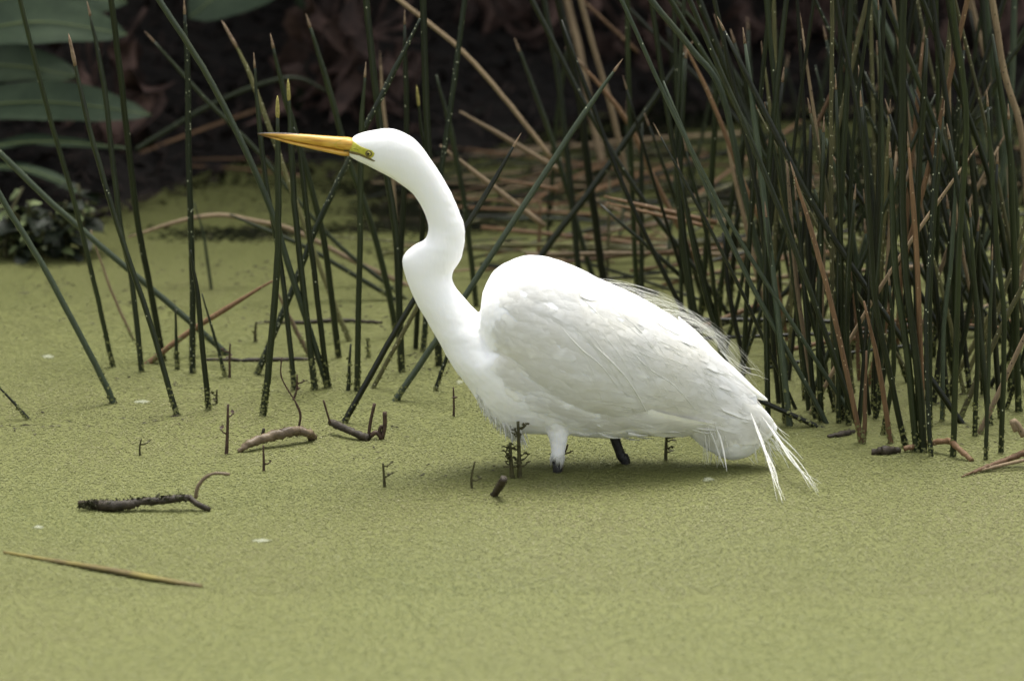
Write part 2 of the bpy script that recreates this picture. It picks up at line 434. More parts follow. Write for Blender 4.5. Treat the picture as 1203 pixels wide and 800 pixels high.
# feathered near thigh
thigh_path = [PL(x, y, -0.035) for x, y in ((648, 470), (652, 490), (655, 505), (656, 520), (655, 535), (655, 543))]
tube(catmull(thigh_path, 3), list(np.interp(np.linspace(0, 1, 16), [0, .2, .4, .65, .85, 1], [24 * PX, 18 * PX, 12.5 * PX, 9.5 * PX, 6.5 * PX, 4 * PX])), 16, ev, ef)
body = mesh_obj('body', ev, ef, M['white'], egret)
md = body.modifiers.new('r', 'REMESH'); md.mode = 'VOXEL'; md.voxel_size = 0.0026; md.use_smooth_shade = True
ms = body.modifiers.new('s', 'SMOOTH'); ms.factor = 0.5; ms.iterations = 7
dg = bpy.context.evaluated_depsgraph_get(); dg.update()
newme = bpy.data.meshes.new_from_object(body.evaluated_get(dg))
body.modifiers.clear(); body.data = newme; newme.name = 'body'
if not newme.materials: newme.materials.append(M['white'])
# soft plumage relief
nv = len(newme.vertices); co = np.empty(nv * 3, np.float32); newme.vertices.foreach_get('co', co); co = co.reshape(-1, 3)
no = np.empty(nv * 3, np.float32); newme.vertices.foreach_get('normal', no); no = no.reshape(-1, 3)
hh = np.array([noise.noise((p[0] * 22 - p[2] * 10, p[1] * 45, p[2] * 40 + p[0] * 18)) + 0.5 * noise.noise((p[0] * 70, p[1] * 120, p[2] * 110)) for p in co])
amp = np.where(co[:, 0] < -0.19, 0.0004, 0.0011)
co += no * (hh * amp)[:, None]
newme.vertices.foreach_set('co', co.ravel()); newme.update()
newme.polygons.foreach_set('use_smooth', [True] * len(newme.polygons))
bvh = BVHTree.FromPolygons([Vector(c) + Vector((foot.x, 0, 0)) for c in co], [tuple(p.vertices) for p in newme.polygons])
def surf(px, py, side=-1):
    p = PL(px, py)
    h = bvh.ray_cast(Vector((p.x, side * 1.0, p.z)), Vector((0, -side, 0)))
    return (h[0], h[1]) if h[0] is not None else (None, None)

def on_surface(path, side=-1):
    out = []; last = None
    for q in path:
        h, n_ = surf(q[0], q[1], side)
        if h is None:
            p = PL(q[0], q[1])
            y = last[0].y if last else 0.0
            n_ = last[1] if last else Vector((0, side, 0))
            h = Vector((p.x, y * 0.85, p.z))
        last = (h, n_); out.append((h, n_))
    return out
def blade(path_px, wpx, lift, verts, faces, side=-1, nlen=9, ncr=4, curl=0.0, blunt=0.5, rise=1.0):
    pts = catmull([np.array(p, float) for p in path_px], max(2, int(nlen / max(1, len(path_px) - 1))))
    hit = [surf(q[0], q[1], side)[0] is not None and abs(surf(q[0], q[1], side)[1].y) > 0.3 for q in pts]
    cut = hit.index(False) if False in hit else len(hit)     # a feather ends where the body ends
    if cut < 5: return
    pts = pts[:cut]
    sp = on_surface(pts, side); n_ = len(sp)
    base = len(verts)
    for i, (p, nn) in enumerate(sp):
        u = i / (n_ - 1)
        t = (sp[min(i + 1, n_ - 1)][0] - sp[max(i - 1, 0)][0]).normalized()
        a = nn.cross(t).normalized(); up = t.cross(a).normalized()
        if up.dot(nn) < 0: up = -up
        wprof = (min(1, u / 0.25) ** 0.6) * (1 - max(0, (u - blunt) / (1 - blunt)) ** 2.2) ** 0.5 if u < 1 else 0.02
        hw = wpx * PX * 0.5 * max(wprof, 0.03)
        l = lift * (0.15 + 0.85 * u ** 1.2) * rise - 0.0022 * max(0, 1 - u / 0.3)
        for c in range(ncr + 1):
            v = c / ncr * 2 - 1
            verts.append(p + a * (v * hw) + up * (l - abs(v) ** 2 * (0.10 * hw + 0.5 * l) + 0.0003))
    for i in range(n_ - 1):
        for c in range(ncr):
            q = base + i * (ncr + 1) + c
            faces.append((q, q + 1, q + ncr + 2, q + ncr + 1))
# wing contour feathers, laid like shingles from the tail forward
wing_top = [(560, 360), (566, 338), (582, 318), (602, 306), (630, 302), (655, 306), (680, 316), (710, 331), (742, 347), (766, 358), (798, 376), (822, 394), (846, 421), (862, 438), (896, 467)]
wing_bot = [(560, 388), (568, 408), (580, 430), (600, 455), (622, 473), (650, 489), (680, 497), (720, 502), (760, 502), (800, 501), (840, 504), (870, 498), (890, 485), (896, 470)]
def prof(x, line):
    xs = [p[0] for p in line]; ys = [p[1] for p in line]
    return float(np.interp(x, xs, ys))
def flow(x, y):                                    # feather direction on the wing, in the picture plane
    u = (y - prof(x, wing_top)) / max(1, prof(x, wing_bot) - prof(x, wing_top))
    ang_top = 33; ang_bot = 6 if x > 690 else 6 + (690 - x) / 130 * 42
    a = ang_top * (1 - u) + ang_bot * u
    if x > 800: a = a * (1 - (x - 800) / 100) + 40 * (x - 800) / 100 * (1 - u) + 12 * u
    return R(a)
def fpath(x, y, L, n=4):
    pts = [(x, y)]; q = [x, y]
    for i in range(n - 1):
        a = flow(*q); q = [q[0] + math.cos(a) * L / (n - 1), q[1] + math.sin(a) * L / (n - 1)]; pts.append(tuple(q))
    return pts
for side in (-1, 1):
    rr = random.Random(5)
    cv, cf = [], []                               # coverts
    x = 868
    while x > 572:
        t_, b_ = prof(x, wing_top), prof(x, wing_bot)
        k = (x - 565) / 300
        L = 34 + 62 * k; W = 15 + 10 * k
        y = t_ + 6
        while y < b_ - 6:
            L2 = L * rr.uniform(0.85, 1.2)
            blade(fpath(x + rr.uniform(-7, 7), y + rr.uniform(-3, 3), L2), W * rr.uniform(0.9, 1.2), (0.0003 + 0.0004 * k) * rr.uniform(0.7, 1.3), cv, cf, side, blunt=0.55)
            y += W * 0.62
        x -= 9 + 9 * k
    wing = mesh_obj('wing', cv, cf, M['wing'], egret)
    fv, ff = [], []                               # long secondaries and primaries along the lower edge to the tip
    for i in range(3):
        u = i / 12
        p0 = (640 + 90 * u, 470 - 70 * u); p3 = (800 + 74 * u ** 0.8, 505 - 22 * u ** 2.2)
        p1 = (p0[0] + (p3[0] - p0[0]) * .35, p0[1] + (p3[1] - p0[1]) * .35 + 9 * (1 - u)); p2 = (p0[0] + (p3[0] - p0[0]) * .7, p0[1] + (p3[1] - p0[1]) * .7 + 7 * (1 - u))
        blade([p0, p1, p2, p3], 27, 0.0003 + 0.0003 * u, fv, ff, side, nlen=15, blunt=0.75)
    for q in range(7):
        o_ = q * 7
        blade([(572 + o_ * .55, 418 + o_ * .6), (590 + o_ * .7, 445 + o_ * .45), (614 + o_, 468 + o_ * .22), (652 + o_ * 1.5, 491 + o_ * .04)], 17, 0.0024 - .0002 * q, fv, ff, side, nlen=15, blunt=0.85)
    fl = mesh_obj('flight_feathers', fv, ff, M['wing'], wing)
# folded wing tip above the tail
tv, tf = [], []
loft([((800, 405), (797, 372), 18), ((822, 422), (819, 390), 16), ((848, 442), (845, 417), 13), ((870, 458), (867, 436), 9), ((888, 468), (885, 454), 5), ((902, 471), (901.5, 468.5), 1)], tv, tf, sides=24)
mesh_obj('wing_tip', tv, tf, M['wing'], egret)
# tail feathers lying over the rump lobe
tv, tf = [], []
for side in (-1, 1):
    for i in range(8):
        u = i / 10; e = (832 + 56 * u, 526 - 4 * u - 22 * u ** 2)
        blade([(790 + 45 * u, 470 - 14 * u), (812 + 50 * u, 494 - 10 * u), e], 20, .0005, tv, tf, side, nlen=12, blunt=.8)
mesh_obj('tail', tv, tf, M['wing'], egret)
# hair-fine plumes
def strand(pts3, r0, verts, faces, sides=3):
    path = catmull(pts3, 6); n_ = len(path)
    tube(path, [r0 * (1 - 0.85 * (i / (n_ - 1)) ** 1.5) for i in range(n_)], sides, verts, faces, cap=False)
rr = random.Random(21)
pv, pf = [], []
for i in range(80):                               # lacy plumes rising off the rump
    x0 = rr.uniform(690, 812); y0 = prof(x0, wing_top) + rr.uniform(2, 9); yy = rr.uniform(-0.035, 0.035)
    L = rr.uniform(70, 165); k = rr.random()
    x1 = min(x0 + L, rr.uniform(862, 905)); lift = rr.uniform(0, 13)
    up_ = lambda x: prof(min(x, 880), [(690, 322), (742, 347), (764, 354), (800, 370), (830, 388), (855, 408), (880, 434)])
    pts = []
    for q in (0, .33, .66, 1):
        x = x0 + (x1 - x0) * q; s_ = up_(x); b_ = prof(x, wing_top)
        y = y0 * (1 - q) + (s_ * k + (b_ + 4) * (1 - k)) * q if q < 1 else s_ * k + (b_ + 2) * (1 - k) + rr.uniform(0, 10)
        pts.append(PL(x, y, yy * (1 - .3 * q)))
    strand(pts, rr.uniform(0.00014, 0.00028), pv, pf)
for c in ([(862, 426), (880, 438), (890, 441), (903, 446)], [(850, 415), (872, 430), (888, 434), (893, 436)], [(846, 412), (868, 434), (882, 440)]):
    strand([PL(x, y, rr.uniform(-.02, .02)) for x, y in c], 0.0005, pv, pf)
mesh_obj('back_plumes', pv, pf, M['plume'], egret)
pv, pf = [], []
def plume(path, wpx, lift, side=-1):
    pts = on_surface(catmull([np.array(p, float) for p in path], 6), side); n_ = len(pts)
    tube([p + nn * lift * (0.2 + 0.8 * i / n_) for i, (p, nn) in enumerate(pts)], [wpx * PX * .5 * max(0.15, min(1, i / n_ * 5)) * (1 - 0.8 * (i / n_) ** 2) for i in range(n_)], 4, pv, pf, cap=False)
for side in (-1, 1):
    plume([(655, 365), (680, 392), (705, 413), (725, 440)], 2.0, .0014, side); plume([(690, 384), (720, 412), (742, 440), (766, 487)], 2.6, .0016, side)
    plume([(735, 393), (760, 418), (790, 440), (815, 470)], 1.6, .0014, side)
    for i in range(170):                           # fine streaking barbs over the rear of the wing
        x0 = rr.uniform(690, 850); t_ = prof(x0, wing_top); b_ = prof(x0, wing_bot); y0 = t_ + (b_ - t_) * rr.uniform(.12, .85)
        L = rr.uniform(25, 60); plume(fpath(x0, y0, L), rr.uniform(.35, .8), rr.uniform(.0006, .0014), side)
    for i in range(70):                            # scapular plumes over the wing side
        x0 = rr.uniform(650, 790); t_ = prof(x0, wing_top); y0 = t_ + rr.uniform(20, 90) * (1 - (x0 - 650) / 260)
        L = rr.uniform(50, 130); a = R(rr.uniform(26, 50))
        pts = [(x0 + math.cos(a - .0 + .25 * q) * L * q, y0 + math.sin(a + .25 * q) * L * q) for q in (0, .35, .7, 1)]
        plume(pts, rr.uniform(0.4, .9), rr.uniform(.0005, .0011), side)
mesh_obj('scapular_plumes', pv, pf, M['plume'], egret)
pv, pf = [], []
def free(path, wpx, y, y1=None):
    m_ = len(path); y1 = y if y1 is None else y1
    p3 = catmull([PL(a, b, y + (y1 - y) * (i / (m_ - 1)) ** 1.5) for i, (a, b) in enumerate(path)], 8); n_ = len(p3)
    tube(p3, [wpx * PX * .5 * (0.35 + 0.65 * math.sin(math.pi * min(1, 0.15 + .8 * i / n_))) * (1 - .75 * (i / n_) ** 3) for i in range(n_)], 5, pv, pf)
for q in range(6):
    g = lambda a: rr.gauss(0, a)
    free([(882, 485), (893 + g(1), 515), (906 + g(2), 552), (919 + g(5), 584 + g(5))], 1.1, -0.03, -0.24); free([(896, 490), (912 + g(1), 513), (936 + g(2), 545 + g(1.5)), (962 + g(6), 575 + g(5))], 1.1, -0.02, -0.20)
free([(895, 488), (912, 508), (930, 525), (944, 540)], 2, 0.01); free([(890, 485), (914, 515), (935, 545), (957, 572)], 2.0, 0.0, -0.17)
free([(835, 490), (845, 512), (850, 530), (854, 554)], 2.6, -0.04, -0.08); free([(828, 495), (838, 515), (845, 535), (851, 549)], 2.5, -0.045)
for i in range(40):
    x0 = rr.uniform(822, 850); L = rr.uniform(22, 52)
    free([(x0, 496), (x0 + 4, 500 + L * .5), (x0 + rr.uniform(0, 9), 502 + L)], rr.uniform(.5, 1.1), rr.uniform(-.05, .03))
for i in range(110):
    x0 = rr.uniform(846, 910); y0 = rr.uniform(492, 512); a = R(rr.uniform(38, 88)); L = rr.uniform(18, 48)
    free([(x0, y0), (x0 + math.cos(a) * L * .5, y0 + math.sin(a) * L * .55), (x0 + math.cos(a) * L, y0 + math.sin(a) * L)], rr.uniform(.5, 1.2), rr.uniform(-.03, .03))
mesh_obj('tail_plumes', pv, pf, M['plume'], egret)
# breast and belly fringe
pv, pf = [], []
for i in range(260):
    u = .22 + .78 * rr.random(); x0 = 545 + 66 * u; y0 = prof(x0, [(534, 432), (553, 458), (575, 488), (604, 505), (615, 507)]) + rr.uniform(-10, 0); yy = rr.uniform(-0.045, 0.03)
    L = rr.uniform(12, 24) * (.5 + u * .6); a = R(rr.uniform(52, 84))
    p3 = [PL(x0, y0, yy), PL(x0 + math.cos(a) * L * .5, y0 + math.sin(a) * L * .55, yy * 1.02), PL(x0 + math.cos(a + .1) * L, y0 + math.sin(a + .1) * L, yy * 1.02)]
    path = catmull(p3, 4); n_ = len(path)
    tube(path, [rr.uniform(.8, 1.8) * PX * (1 - (j / n_)) + .00015 for j in range(n_)], 5, pv, pf)
for i in range(130):
    x0 = rr.uniform(665, 815); y0 = prof(x0, [(665, 505), (720, 511), (780, 505), (815, 503)]) + rr.uniform(-6, 0); yy = rr.uniform(-0.05, 0.03)
    L = rr.uniform(14, 34); a = R(rr.uniform(2, 24))
    p3 = [PL(x0, y0, yy), PL(x0 + math.cos(a) * L * .5, y0 + math.sin(a) * L * .5, yy), PL(x0 + math.cos(a) * L, y0 + math.sin(a * .6) * L, yy)]
    path = catmull(p3, 4); n_ = len(path)
    tube(path, [rr.uniform(1.4, 2.6) * PX * (1 - (j / n_)) + .00015 for j in range(n_)], 5, pv, pf)
for i in range(60):                                # ragged feathering at the near ankle
    a = rr.uniform(0, 6.28); q = Vector((math.cos(a), math.sin(a), 0)); L = rr.uniform(8, 20)
    c = PL(655 + rr.uniform(-1, 1), 530 + rr.uniform(-5, 4), -0.035); e = c + q * 7.5 * PX
    tube([c + q * 5.5 * PX, e + Vector((0, 0, -L * .5 * PX)), e + q * -.001 + Vector((0, 0, -L * PX))], [1.1 * PX, .9 * PX, .1 * PX], 4, pv, pf)
bf = mesh_obj('breast_feathers', pv, pf, M['plume'], egret); bf['kind'] = 'stuff'
# bill
def bill_half(rows, mat, name):
    v, f = [], []; rows = catmull([np.array(r, float) for r in rows], 4); s_n = 14
    for r in rows:
        t_, b_ = PL(r[0], r[1]), PL(r[2], r[3]); c = (t_ + b_) / 2; a = (t_ - b_) / 2
        for s in range(s_n):
            th = 2 * math.pi * s / s_n
            v.append(c + a * math.copysign(abs(math.cos(th)) ** .8, math.cos(th)) + Vector((0, r[4] * PX * math.sin(th), 0)))
    for i in range(len(rows) - 1):
        for s in range(s_n):
            s2 = (s + 1) % s_n; f.append((i * s_n + s, i * s_n + s2, (i + 1) * s_n + s2, (i + 1) * s_n + s))
    f.append(tuple(range(s_n))[::-1]); f.append(tuple((len(rows) - 1) * s_n + s for s in range(s_n)))
    return mesh_obj(name, v, f, mat, egret)
ub = bill_half([(302.5, 157.2, 302.5, 158.2, .4), (318, 156.4, 318, 160.3, 1.8), (345, 157.2, 345, 166.3, 4.0), (375, 159.2, 375, 171.6, 6.0), (398, 160.8, 400, 175.8, 7.6), (411, 161.8, 413, 177, 9.4), (421, 166, 423, 178, 5)], M['bill'], 'upper_bill')
lb = bill_half([(306, 158.4, 306, 159.4, .4), (318, 160.6, 318, 162.6, 1.5), (345, 166.6, 345, 170.2, 3.4), (375, 171.9, 375, 177.0, 5.2), (395, 175.2, 395, 181.3, 6.6), (406, 176.8, 404, 183.2, 6.2), (416, 178, 416, 183, 3)], M['bill'], 'lower_bill')
cu = bill_half([(302.3, 156.8, 302.3, 157.8, .4), (315, 156.1, 315, 157.7, 1.2), (335, 156.4, 335, 158.0, 1.8), (352, 157.4, 352, 158.4, 1.5)], M['culmen'], 'culmen')
cu.parent = ub; cu.matrix_parent_inverse = Matrix.Identity(4)
# facial skin, gape and eyes on both sides
fv_, ff_ = [Vector(c) + Vector((foot.x, 0, 0)) for c in co], [tuple(p.vertices) for p in newme.polygons]
for ob_ in (ub, lb):
    k_ = len(fv_); fv_ += [v.co + Vector((foot.x, 0, 0)) for v in ob_.data.vertices]; ff_ += [tuple(q + k_ for q in p.vertices) for p in ob_.data.polygons]
bvh = BVHTree.FromPolygons(fv_, ff_)
def patch(poly, mat, name, side, lift, parent):
    poly = np.array(poly, float); c = poly.mean(0); v, f = [], []
    poly = np.array([poly[i] + (poly[(i + 1) % len(poly)] - poly[i]) * q / 3 for i in range(len(poly)) for q in range(3)])
    rings = 10; n_ = len(poly)
    def put(p, l):
        h, nn = surf(p[0], p[1], side)
        if h is None: h, nn = PL(p[0], p[1], side * 0.006), Vector((0, side, 0))
        v.append(h + nn * l)
    put(c, lift)
    for r in range(1, rings + 1):
        for p in poly: put(c + (p - c) * r / rings, lift * (1 if r < rings else -0.4))
    for s in range(n_): f.append((0, 1 + s, 1 + (s + 1) % n_))
    for r in range(rings - 1):
        for s in range(n_):
            a = 1 + r * n_ + s; b = 1 + r * n_ + (s + 1) % n_; f.append((a, b, b + n_, a + n_))
    return mesh_obj(name, v, f, mat, parent)
for side in (-1, 1):
    patch([(396, 165.5), (403, 162.6), (411, 162.6), (418, 166), (425, 170), (432, 172.2), (438, 174), (441.3, 177.5), (440, 181), (437, 183.6), (432, 181.5), (424, 178.4), (415, 176.6), (405, 176), (398, 173.5), (393, 169)], M['lore'], 'lore', side, 0.0011, egret)
    patch([(404, 176.3), (412, 175.6), (420, 176.4), (428, 179), (436, 183.2), (442, 186.8), (441, 187.4), (434, 184.4), (427, 181), (419, 178.4), (411, 177.4), (404, 177.6)], M['gape'], 'gape', side, 0.0016, egret)
    h, nn = surf(433.8, 177.6, side)
    def ball(name, c, r, mat, parent):
        bm = bmesh.new(); bmesh.ops.create_uvsphere(bm, u_segments=20, v_segments=12, radius=r)
        vs = [v.co + c for v in bm.verts]; bm.verts.index_update(); fs = [[v.index for v in f.verts] for f in bm.faces]; bm.free()
        return mesh_obj(name, vs, fs, mat, parent)
    patch([(433.8 + 4.6 * math.cos(q_ * .524) , 177.6 + 4.2 * math.sin(q_ * .524)) for q_ in range(12)], M['gape'], 'eye_ring', side, 0.0015, egret)
    eye = ball('eye', h - nn * 0.0010, 0.0040, M['iris'], egret)
    pu = ball('pupil', h + nn * 0.0014 + Vector((-0.0003, 0, 0)), 0.0026, M['pupil'], egret)
    pu.parent = eye; pu.matrix_parent_inverse = Matrix.Identity(4)
for side in (-1, 1):
    ns = patch([(386, 166.2), (392, 166.4), (399, 167.4), (404, 168.6), (399, 168.6), (392, 167.6)], M['gape'], 'nostril', side, 0.0004, egret)
    ns.parent = ub; ns.matrix_parent_inverse = Matrix.Identity(4)
# legs with feet on the pond bed
def leg(pts, radii, y):
    p3 = [PL(x, yy, y) for x, yy in pts]
    d = (p3[-1] - p3[-2]).normalized(); end = p3[-1].copy()
    bed = -0.205
    p3.append(Vector((end.x + 0.01, y, bed + 0.01)))
    path = catmull(p3, 4); rads = np.interp(np.linspace(0, 1, len(path)), np.linspace(0, 1, len(radii)), radii)
    v, f = tube(path, [r * PX for r in rads], 10)
    lg = mesh_obj('leg', v, f, M['leg'], egret)
    fv, ff = [], []; e = p3[-1]
    for a, L in ((200, .085), (170, .09), (140, .075), (0, .05)):
        q = Vector((math.cos(R(a)) * L, math.sin(R(a)) * L, 0))
        tube([e, e + q * .5 + Vector((0, 0, -.004)), e + q + Vector((0, 0, -.006))], [.005, .004, .0015], 6, fv, ff)
    ft = mesh_obj('foot', fv, ff, M['leg'], egret); ft.parent = lg; ft.matrix_parent_inverse = Matrix.Identity(4)
leg([(655, 520), (655.5, 535), (655, 543), (655, 552)], [4, 5, 6.5, 6.5, 5.5, 5], -0.035)
leg([(720, 508), (724, 520), (730, 536), (736, 552)], [6, 6, 5.5, 6.5, 5, 5], 0.02)

# ------------------------------------------------------------------ reeds
def frond_bits(path, r, n, z_hi, rnd, v, f):
    path = [Vector(p) for p in path if p[2] > -0.002 and p[2] < z_hi + 0.02]
    if len(path) < 2: return
    for _ in range(n):
        u = rnd.random() ** 1.7 * (len(path) - 1); i = min(int(u), len(path) - 2); p = path[i].lerp(path[i + 1], u - i)
        if p.z < 0 or p.z > z_hi: continue
        t = (path[i + 1] - path[i]).normalized(); a = rnd.uniform(math.pi, 2 * math.pi) if rnd.random() < .8 else rnd.uniform(0, math.pi)
        nrm = Vector((math.cos(a), math.sin(a), 0)); nrm = (nrm - t * nrm.dot(t)).normalized(); b = t.cross(nrm)
        s = rnd.uniform(0.0016, 0.0034); base = len(v); c = p + nrm * (r + 0.0006)
        tl = Vector((rnd.gauss(0, .4), rnd.gauss(0, .4), rnd.gauss(0, .4)))
        for k in range(5):
            an = 2 * math.pi * k / 5
            v.append(c + (b * math.cos(an) + t * math.sin(an) * .8) * s + nrm * (tl.x * math.cos(an) * s * .5 + .0004 * (k % 2)))
        f.append(tuple(range(base, base + 5)))
STEMS = {'n': 0}
LOOK = {'reed': 'green', 'reed_dark': 'blackish green', 'reed_pale': 'pale grey green', 'reed_speck': 'speckled green', 'brown': 'brown', 'tan': 'tan', 'olive': 'olive'}
def describe(pts, wpx, mat, where):
    dx = pts[-1][0] - pts[0][0]; dy = pts[0][1] - pts[-1][1]; a = dx / max(1, dy)
    pose = 'upright' if abs(a) < .09 else (('leaning' if abs(a) < .3 else 'slanting') + (' toward the egret' if a < 0 else ' away from the egret'))
    size = ('thick ' if wpx > 8.8 else 'thin ' if wpx < 6.6 else '') + ('short ' if dy < 230 else '')
    return f"{size}{LOOK[mat]} reed {pose} {where}"
srnd = random.Random(3)
DEF = {'reed': ('dark green reed stem', ), 'reed_pale': ('pale green reed stem', )}
def stem(pts, wpx, mat='reed', label=None, group=None, tip=None, k=None, y=None, name='reed', crust=True, bed=True, dz=0.0, sides=7, ext=True):
    """pts: photo pixels from the base (where the stem meets the water) to the top."""
    b = G(*pts[0]) if y is None else PL(pts[0][0], pts[0][1], y)
    y0 = b.y
    if k is None: k = srnd.uniform(-0.05, 0.10)
    kk = k if len(pts) and abs(pts[-1][1] - pts[0][1]) > 40 else 0
    p3 = [PL(px, py, y0 - kk * b.z, kk) for px, py in pts]
    if ext and pts[-1][1] <= 5:
        d = (p3[-1] - p3[-2]).normalized(); p3.append(p3[-1] + d * srnd.uniform(0.12, 0.35))
        topless = True
    else: topless = False
    r = wpx * 0.44 * pxm(y0)
    path = catmull(p3, 5)
    if bed:
        d = Vector(path[0]) - Vector(path[1]); d = d.normalized()
        if d.z > -0.25: d = Vector((d.x, d.y, -0.25)).normalized()
        path = [np.array(Vector(path[0]) + d * (0.20 / -d.z))] + path
    n_ = len(path)
    rad = [r * (1.0 - 0.12 * i / n_) for i in range(n_)]
    if not topless:
        # taper over the last few centimetres
        cum = 0
        for i in range(n_ - 1, 0, -1):
            cum_i = cum / 0.10
            rad[i] *= min(1, 0.42 + 0.58 * cum_i); cum += float(np.linalg.norm(np.array(path[i]) - np.array(path[i - 1])))
            if cum > 0.10: break
    # small natural wobble
    for i in range(1, n_):
        s_ = noise.noise((i * .7, STEMS['n'] * 3.3, 0)) * 0.0014
        path[i] = np.array(path[i]) + np.array((s_, 0, 0))
    v, f = tube(path, rad, sides)
    o = mesh_obj(name, v, f, M[mat], None, origin=Vector((b.x, b.y, 0.0 if bed else b.z)))
    wh = {lL: 'in open duckweed by the bank', lM: 'behind the bill and neck', lB: 'behind the back', lF: 'fronting the dense clump'}.get(label) if group else None
    if wh: label = describe(pts, wpx, mat, wh + (' with brown tip' if tip and 'slanting' not in describe(pts, wpx, mat, '') else ''))
    tag(o, label, 'reed', group)
    STEMS['n'] += 1
    if tip and not topless:
        e = Vector(path[-1]); d = (e - Vector(path[-3])).normalized(); rt = rad[-1]
        if tip == 'flower':
            tp = [e - d * .02, e - d * .012, e, e + d * .012, e + d * .02]; tr = [rt * 1.2, rt * 1.6, rt * 1.5, rt * 1.1, rt * .2]
        elif tip == 'bud':
            tp = [e - d * .03, e - d * .015, e, e + d * .015, e + d * .028]; tr = [rt * 1.5, rt * 2.0, rt * 1.6, rt * 1.4, rt * .2]
        else:
            tp = [e - d * .008, e, e + d * .012, e + d * .02]; tr = [rt * 1.25, rt * 1.1, rt * .6, rt * .12]
        tv, tf = tube(tp, tr, 7)
        mesh_obj('tip', tv, tf, M['tip_yellow' if tip == 'flower' else 'tip'], o, origin=Vector((b.x, b.y, 0.0 if bed else b.z)))
    if crust and bed and y0 < 1.3:
        cv, cf = [], []
        frond_bits(path, r, srnd.randint(18, 46), srnd.uniform(0.025, 0.075), srnd, cv, cf)
        if cf:
            c = mesh_obj('duckweed_crust', cv, cf, M['frond'], o, smooth=False, origin=Vector((b.x, b.y, 0.0)))
            c['kind'] = 'stuff'
    return o
lL = lM = lB = lF = None
gL = 'green reeds standing in open water left of the egret'
lL = 'dark green reed stem standing alone in the duckweed left of the bill'
stem([(133, 431), (110, 330), (88, 240), (55, 125), (22, -5)], 7, 'reed', 'tall dark green reed leaning back toward the broad striped leaves', None)
stem([(208, 488), (175, 375), (137, 262), (105, 150), (84, 58)], 8, 'reed', 'slim dark reed with pale pointed tip in front of the broad leaves', None, 'bud')
stem([(167, 437), (155, 330), (141, 262), (122, 100), (105, 14)], 8, 'reed', lL, gL, 'tip')
stem([(192, 424), (175, 330), (160, 250), (143, 100), (130, -5)], 9, 'reed', lL, gL)
stem([(226, 438), (226, 318), (222, 200), (221, 100), (217, 12)], 9, 'reed_speck', 'upright reed thickly speckled with white and a pink tip', None, 'tip')
stem([(245, 482), (232, 347), (226, 310), (224, 294)], 8, 'reed', 'short green reed with a cut top in front of the speckled reed', None)
stem([(385, 455), (345, 330), (310, 225), (250, 100), (187, 0)], 9, 'reed_pale', 'long pale grey green reed slanting across behind the bill tip', None)
stem([(478, 352), (400, 290), (345, 230), (300, 175), (240, 115), (178, 46)], 6, 'reed', 'thin reed with brown tip slanting down behind the bill', None, 'tip')
stem([(268, 417), (205, 362), (150, 316), (62, 240), (0, 180), (-60, 128)], 9, 'reed_pale', 'leaning bluish green reed crossing low in front of the marsh plant', None)
stem([(134, 474), (113, 430), (49, 310), (6, 240), (-30, 168)], 9, 'reed_pale', 'leaning pale reed with a white joint beside the marsh plant', None)
stem([(208, 434), (207, 398), (206, 362)], 6.5, 'reed', 'short cut reed stub between taller green reeds', 'cut reed stubs standing in the duckweed')
stem([(157, 400), (130, 340), (106, 270)], 4, 'tan', 'thin tan withered stalk behind the green reeds by the marsh plant', None)
stem([(248, 340), (240, 280), (228, 238)], 4.5, 'reed_pale', 'slight pale green shoot behind the arched dead stem', None)
stem([(34, 493), (17, 474), (-4, 452)], 6, 'reed_dark', 'dark crusted reed stub leaning out of open duckweed', None, ext=False)
stem([(265, 443), (252, 395), (237, 345)], 5, 'reed_speck', 'small speckled stalk crossing the fallen tan stem', None)
gM = 'green reeds in the stand behind the bill and neck'
lM = 'dark green reed stem in the stand behind the bill and neck of the egret'
stem([(411, 401), (380, 325), (345, 230), (314, 144), (289, 77), (269, 40)], 7, 'olive', 'olive reed with knobbly brown bud tip above the bill', None, 'bud')
stem([(346, 458), (331, 317), (313, 216), (303, 130), (299, 75)], 7.5, 'reed', lM, gM, 'tip')
stem([(309, 488), (316, 430), (326, 310), (327, 242), (326, 126)], 10, 'reed', 'stout green reed with small yellow flower tip by the bill end', None, 'flower')
stem([(398, 420), (380, 280), (346, 152), (335, 115), (320, 52)], 9, 'reed', lM, gM, 'tip')
stem([(370, 458), (350, 280), (343, 190), (339, 106)], 9, 'reed', 'green reed with pointed yellow tip rising behind the middle of the bill', None, 'flower')
stem([(386, 456), (365, 287), (352, 178), (345, 150)], 8, 'reed', lM, gM)
stem([(466, 395), (451, 317), (432, 250), (410, 190), (389, 113), (363, 28)], 9, 'reed', lM, gM, 'tip')
stem([(420, 459), (423, 280), (425, 152), (429, 86)], 8.5, 'reed', lM, gM, 'tip')
stem([(472, 437), (466, 287), (455, 207), (441, 103), (430, 0)], 10, 'reed', lM, gM)
stem([(302, 440), (350, 325), (371, 269), (408, 192), (464, 82), (494, 22)], 9, 'reed_speck', 'dark speckled reed slanting up behind the head', None)
stem([(470, 415), (470, 340), (475, 220), (478, 155), (475, 24)], 8, 'reed', lM, gM, 'tip')
stem([(516, 430), (510, 280), (502, 150), (497, 0)], 10, 'reed', lM, gM)
stem([(497, 413), (515, 230), (531, 116), (546, 0)], 8, 'reed_speck', lM, gM)
stem([(560, 360), (546, 242), (530, 155), (512, 88)], 8, 'reed', lM, gM)
stem([(488, 410), (500, 200), (495, 150), (491, 113)], 7.5, 'reed', 'green reed with a yellow spike above the back of the head', None, 'flower')
stem([(466, 335), (464, 254), (461, 205), (451, 130), (447, 72)], 5, 'tan', 'thin tan dead stalk rising behind the crown of the head', None, 'tip')
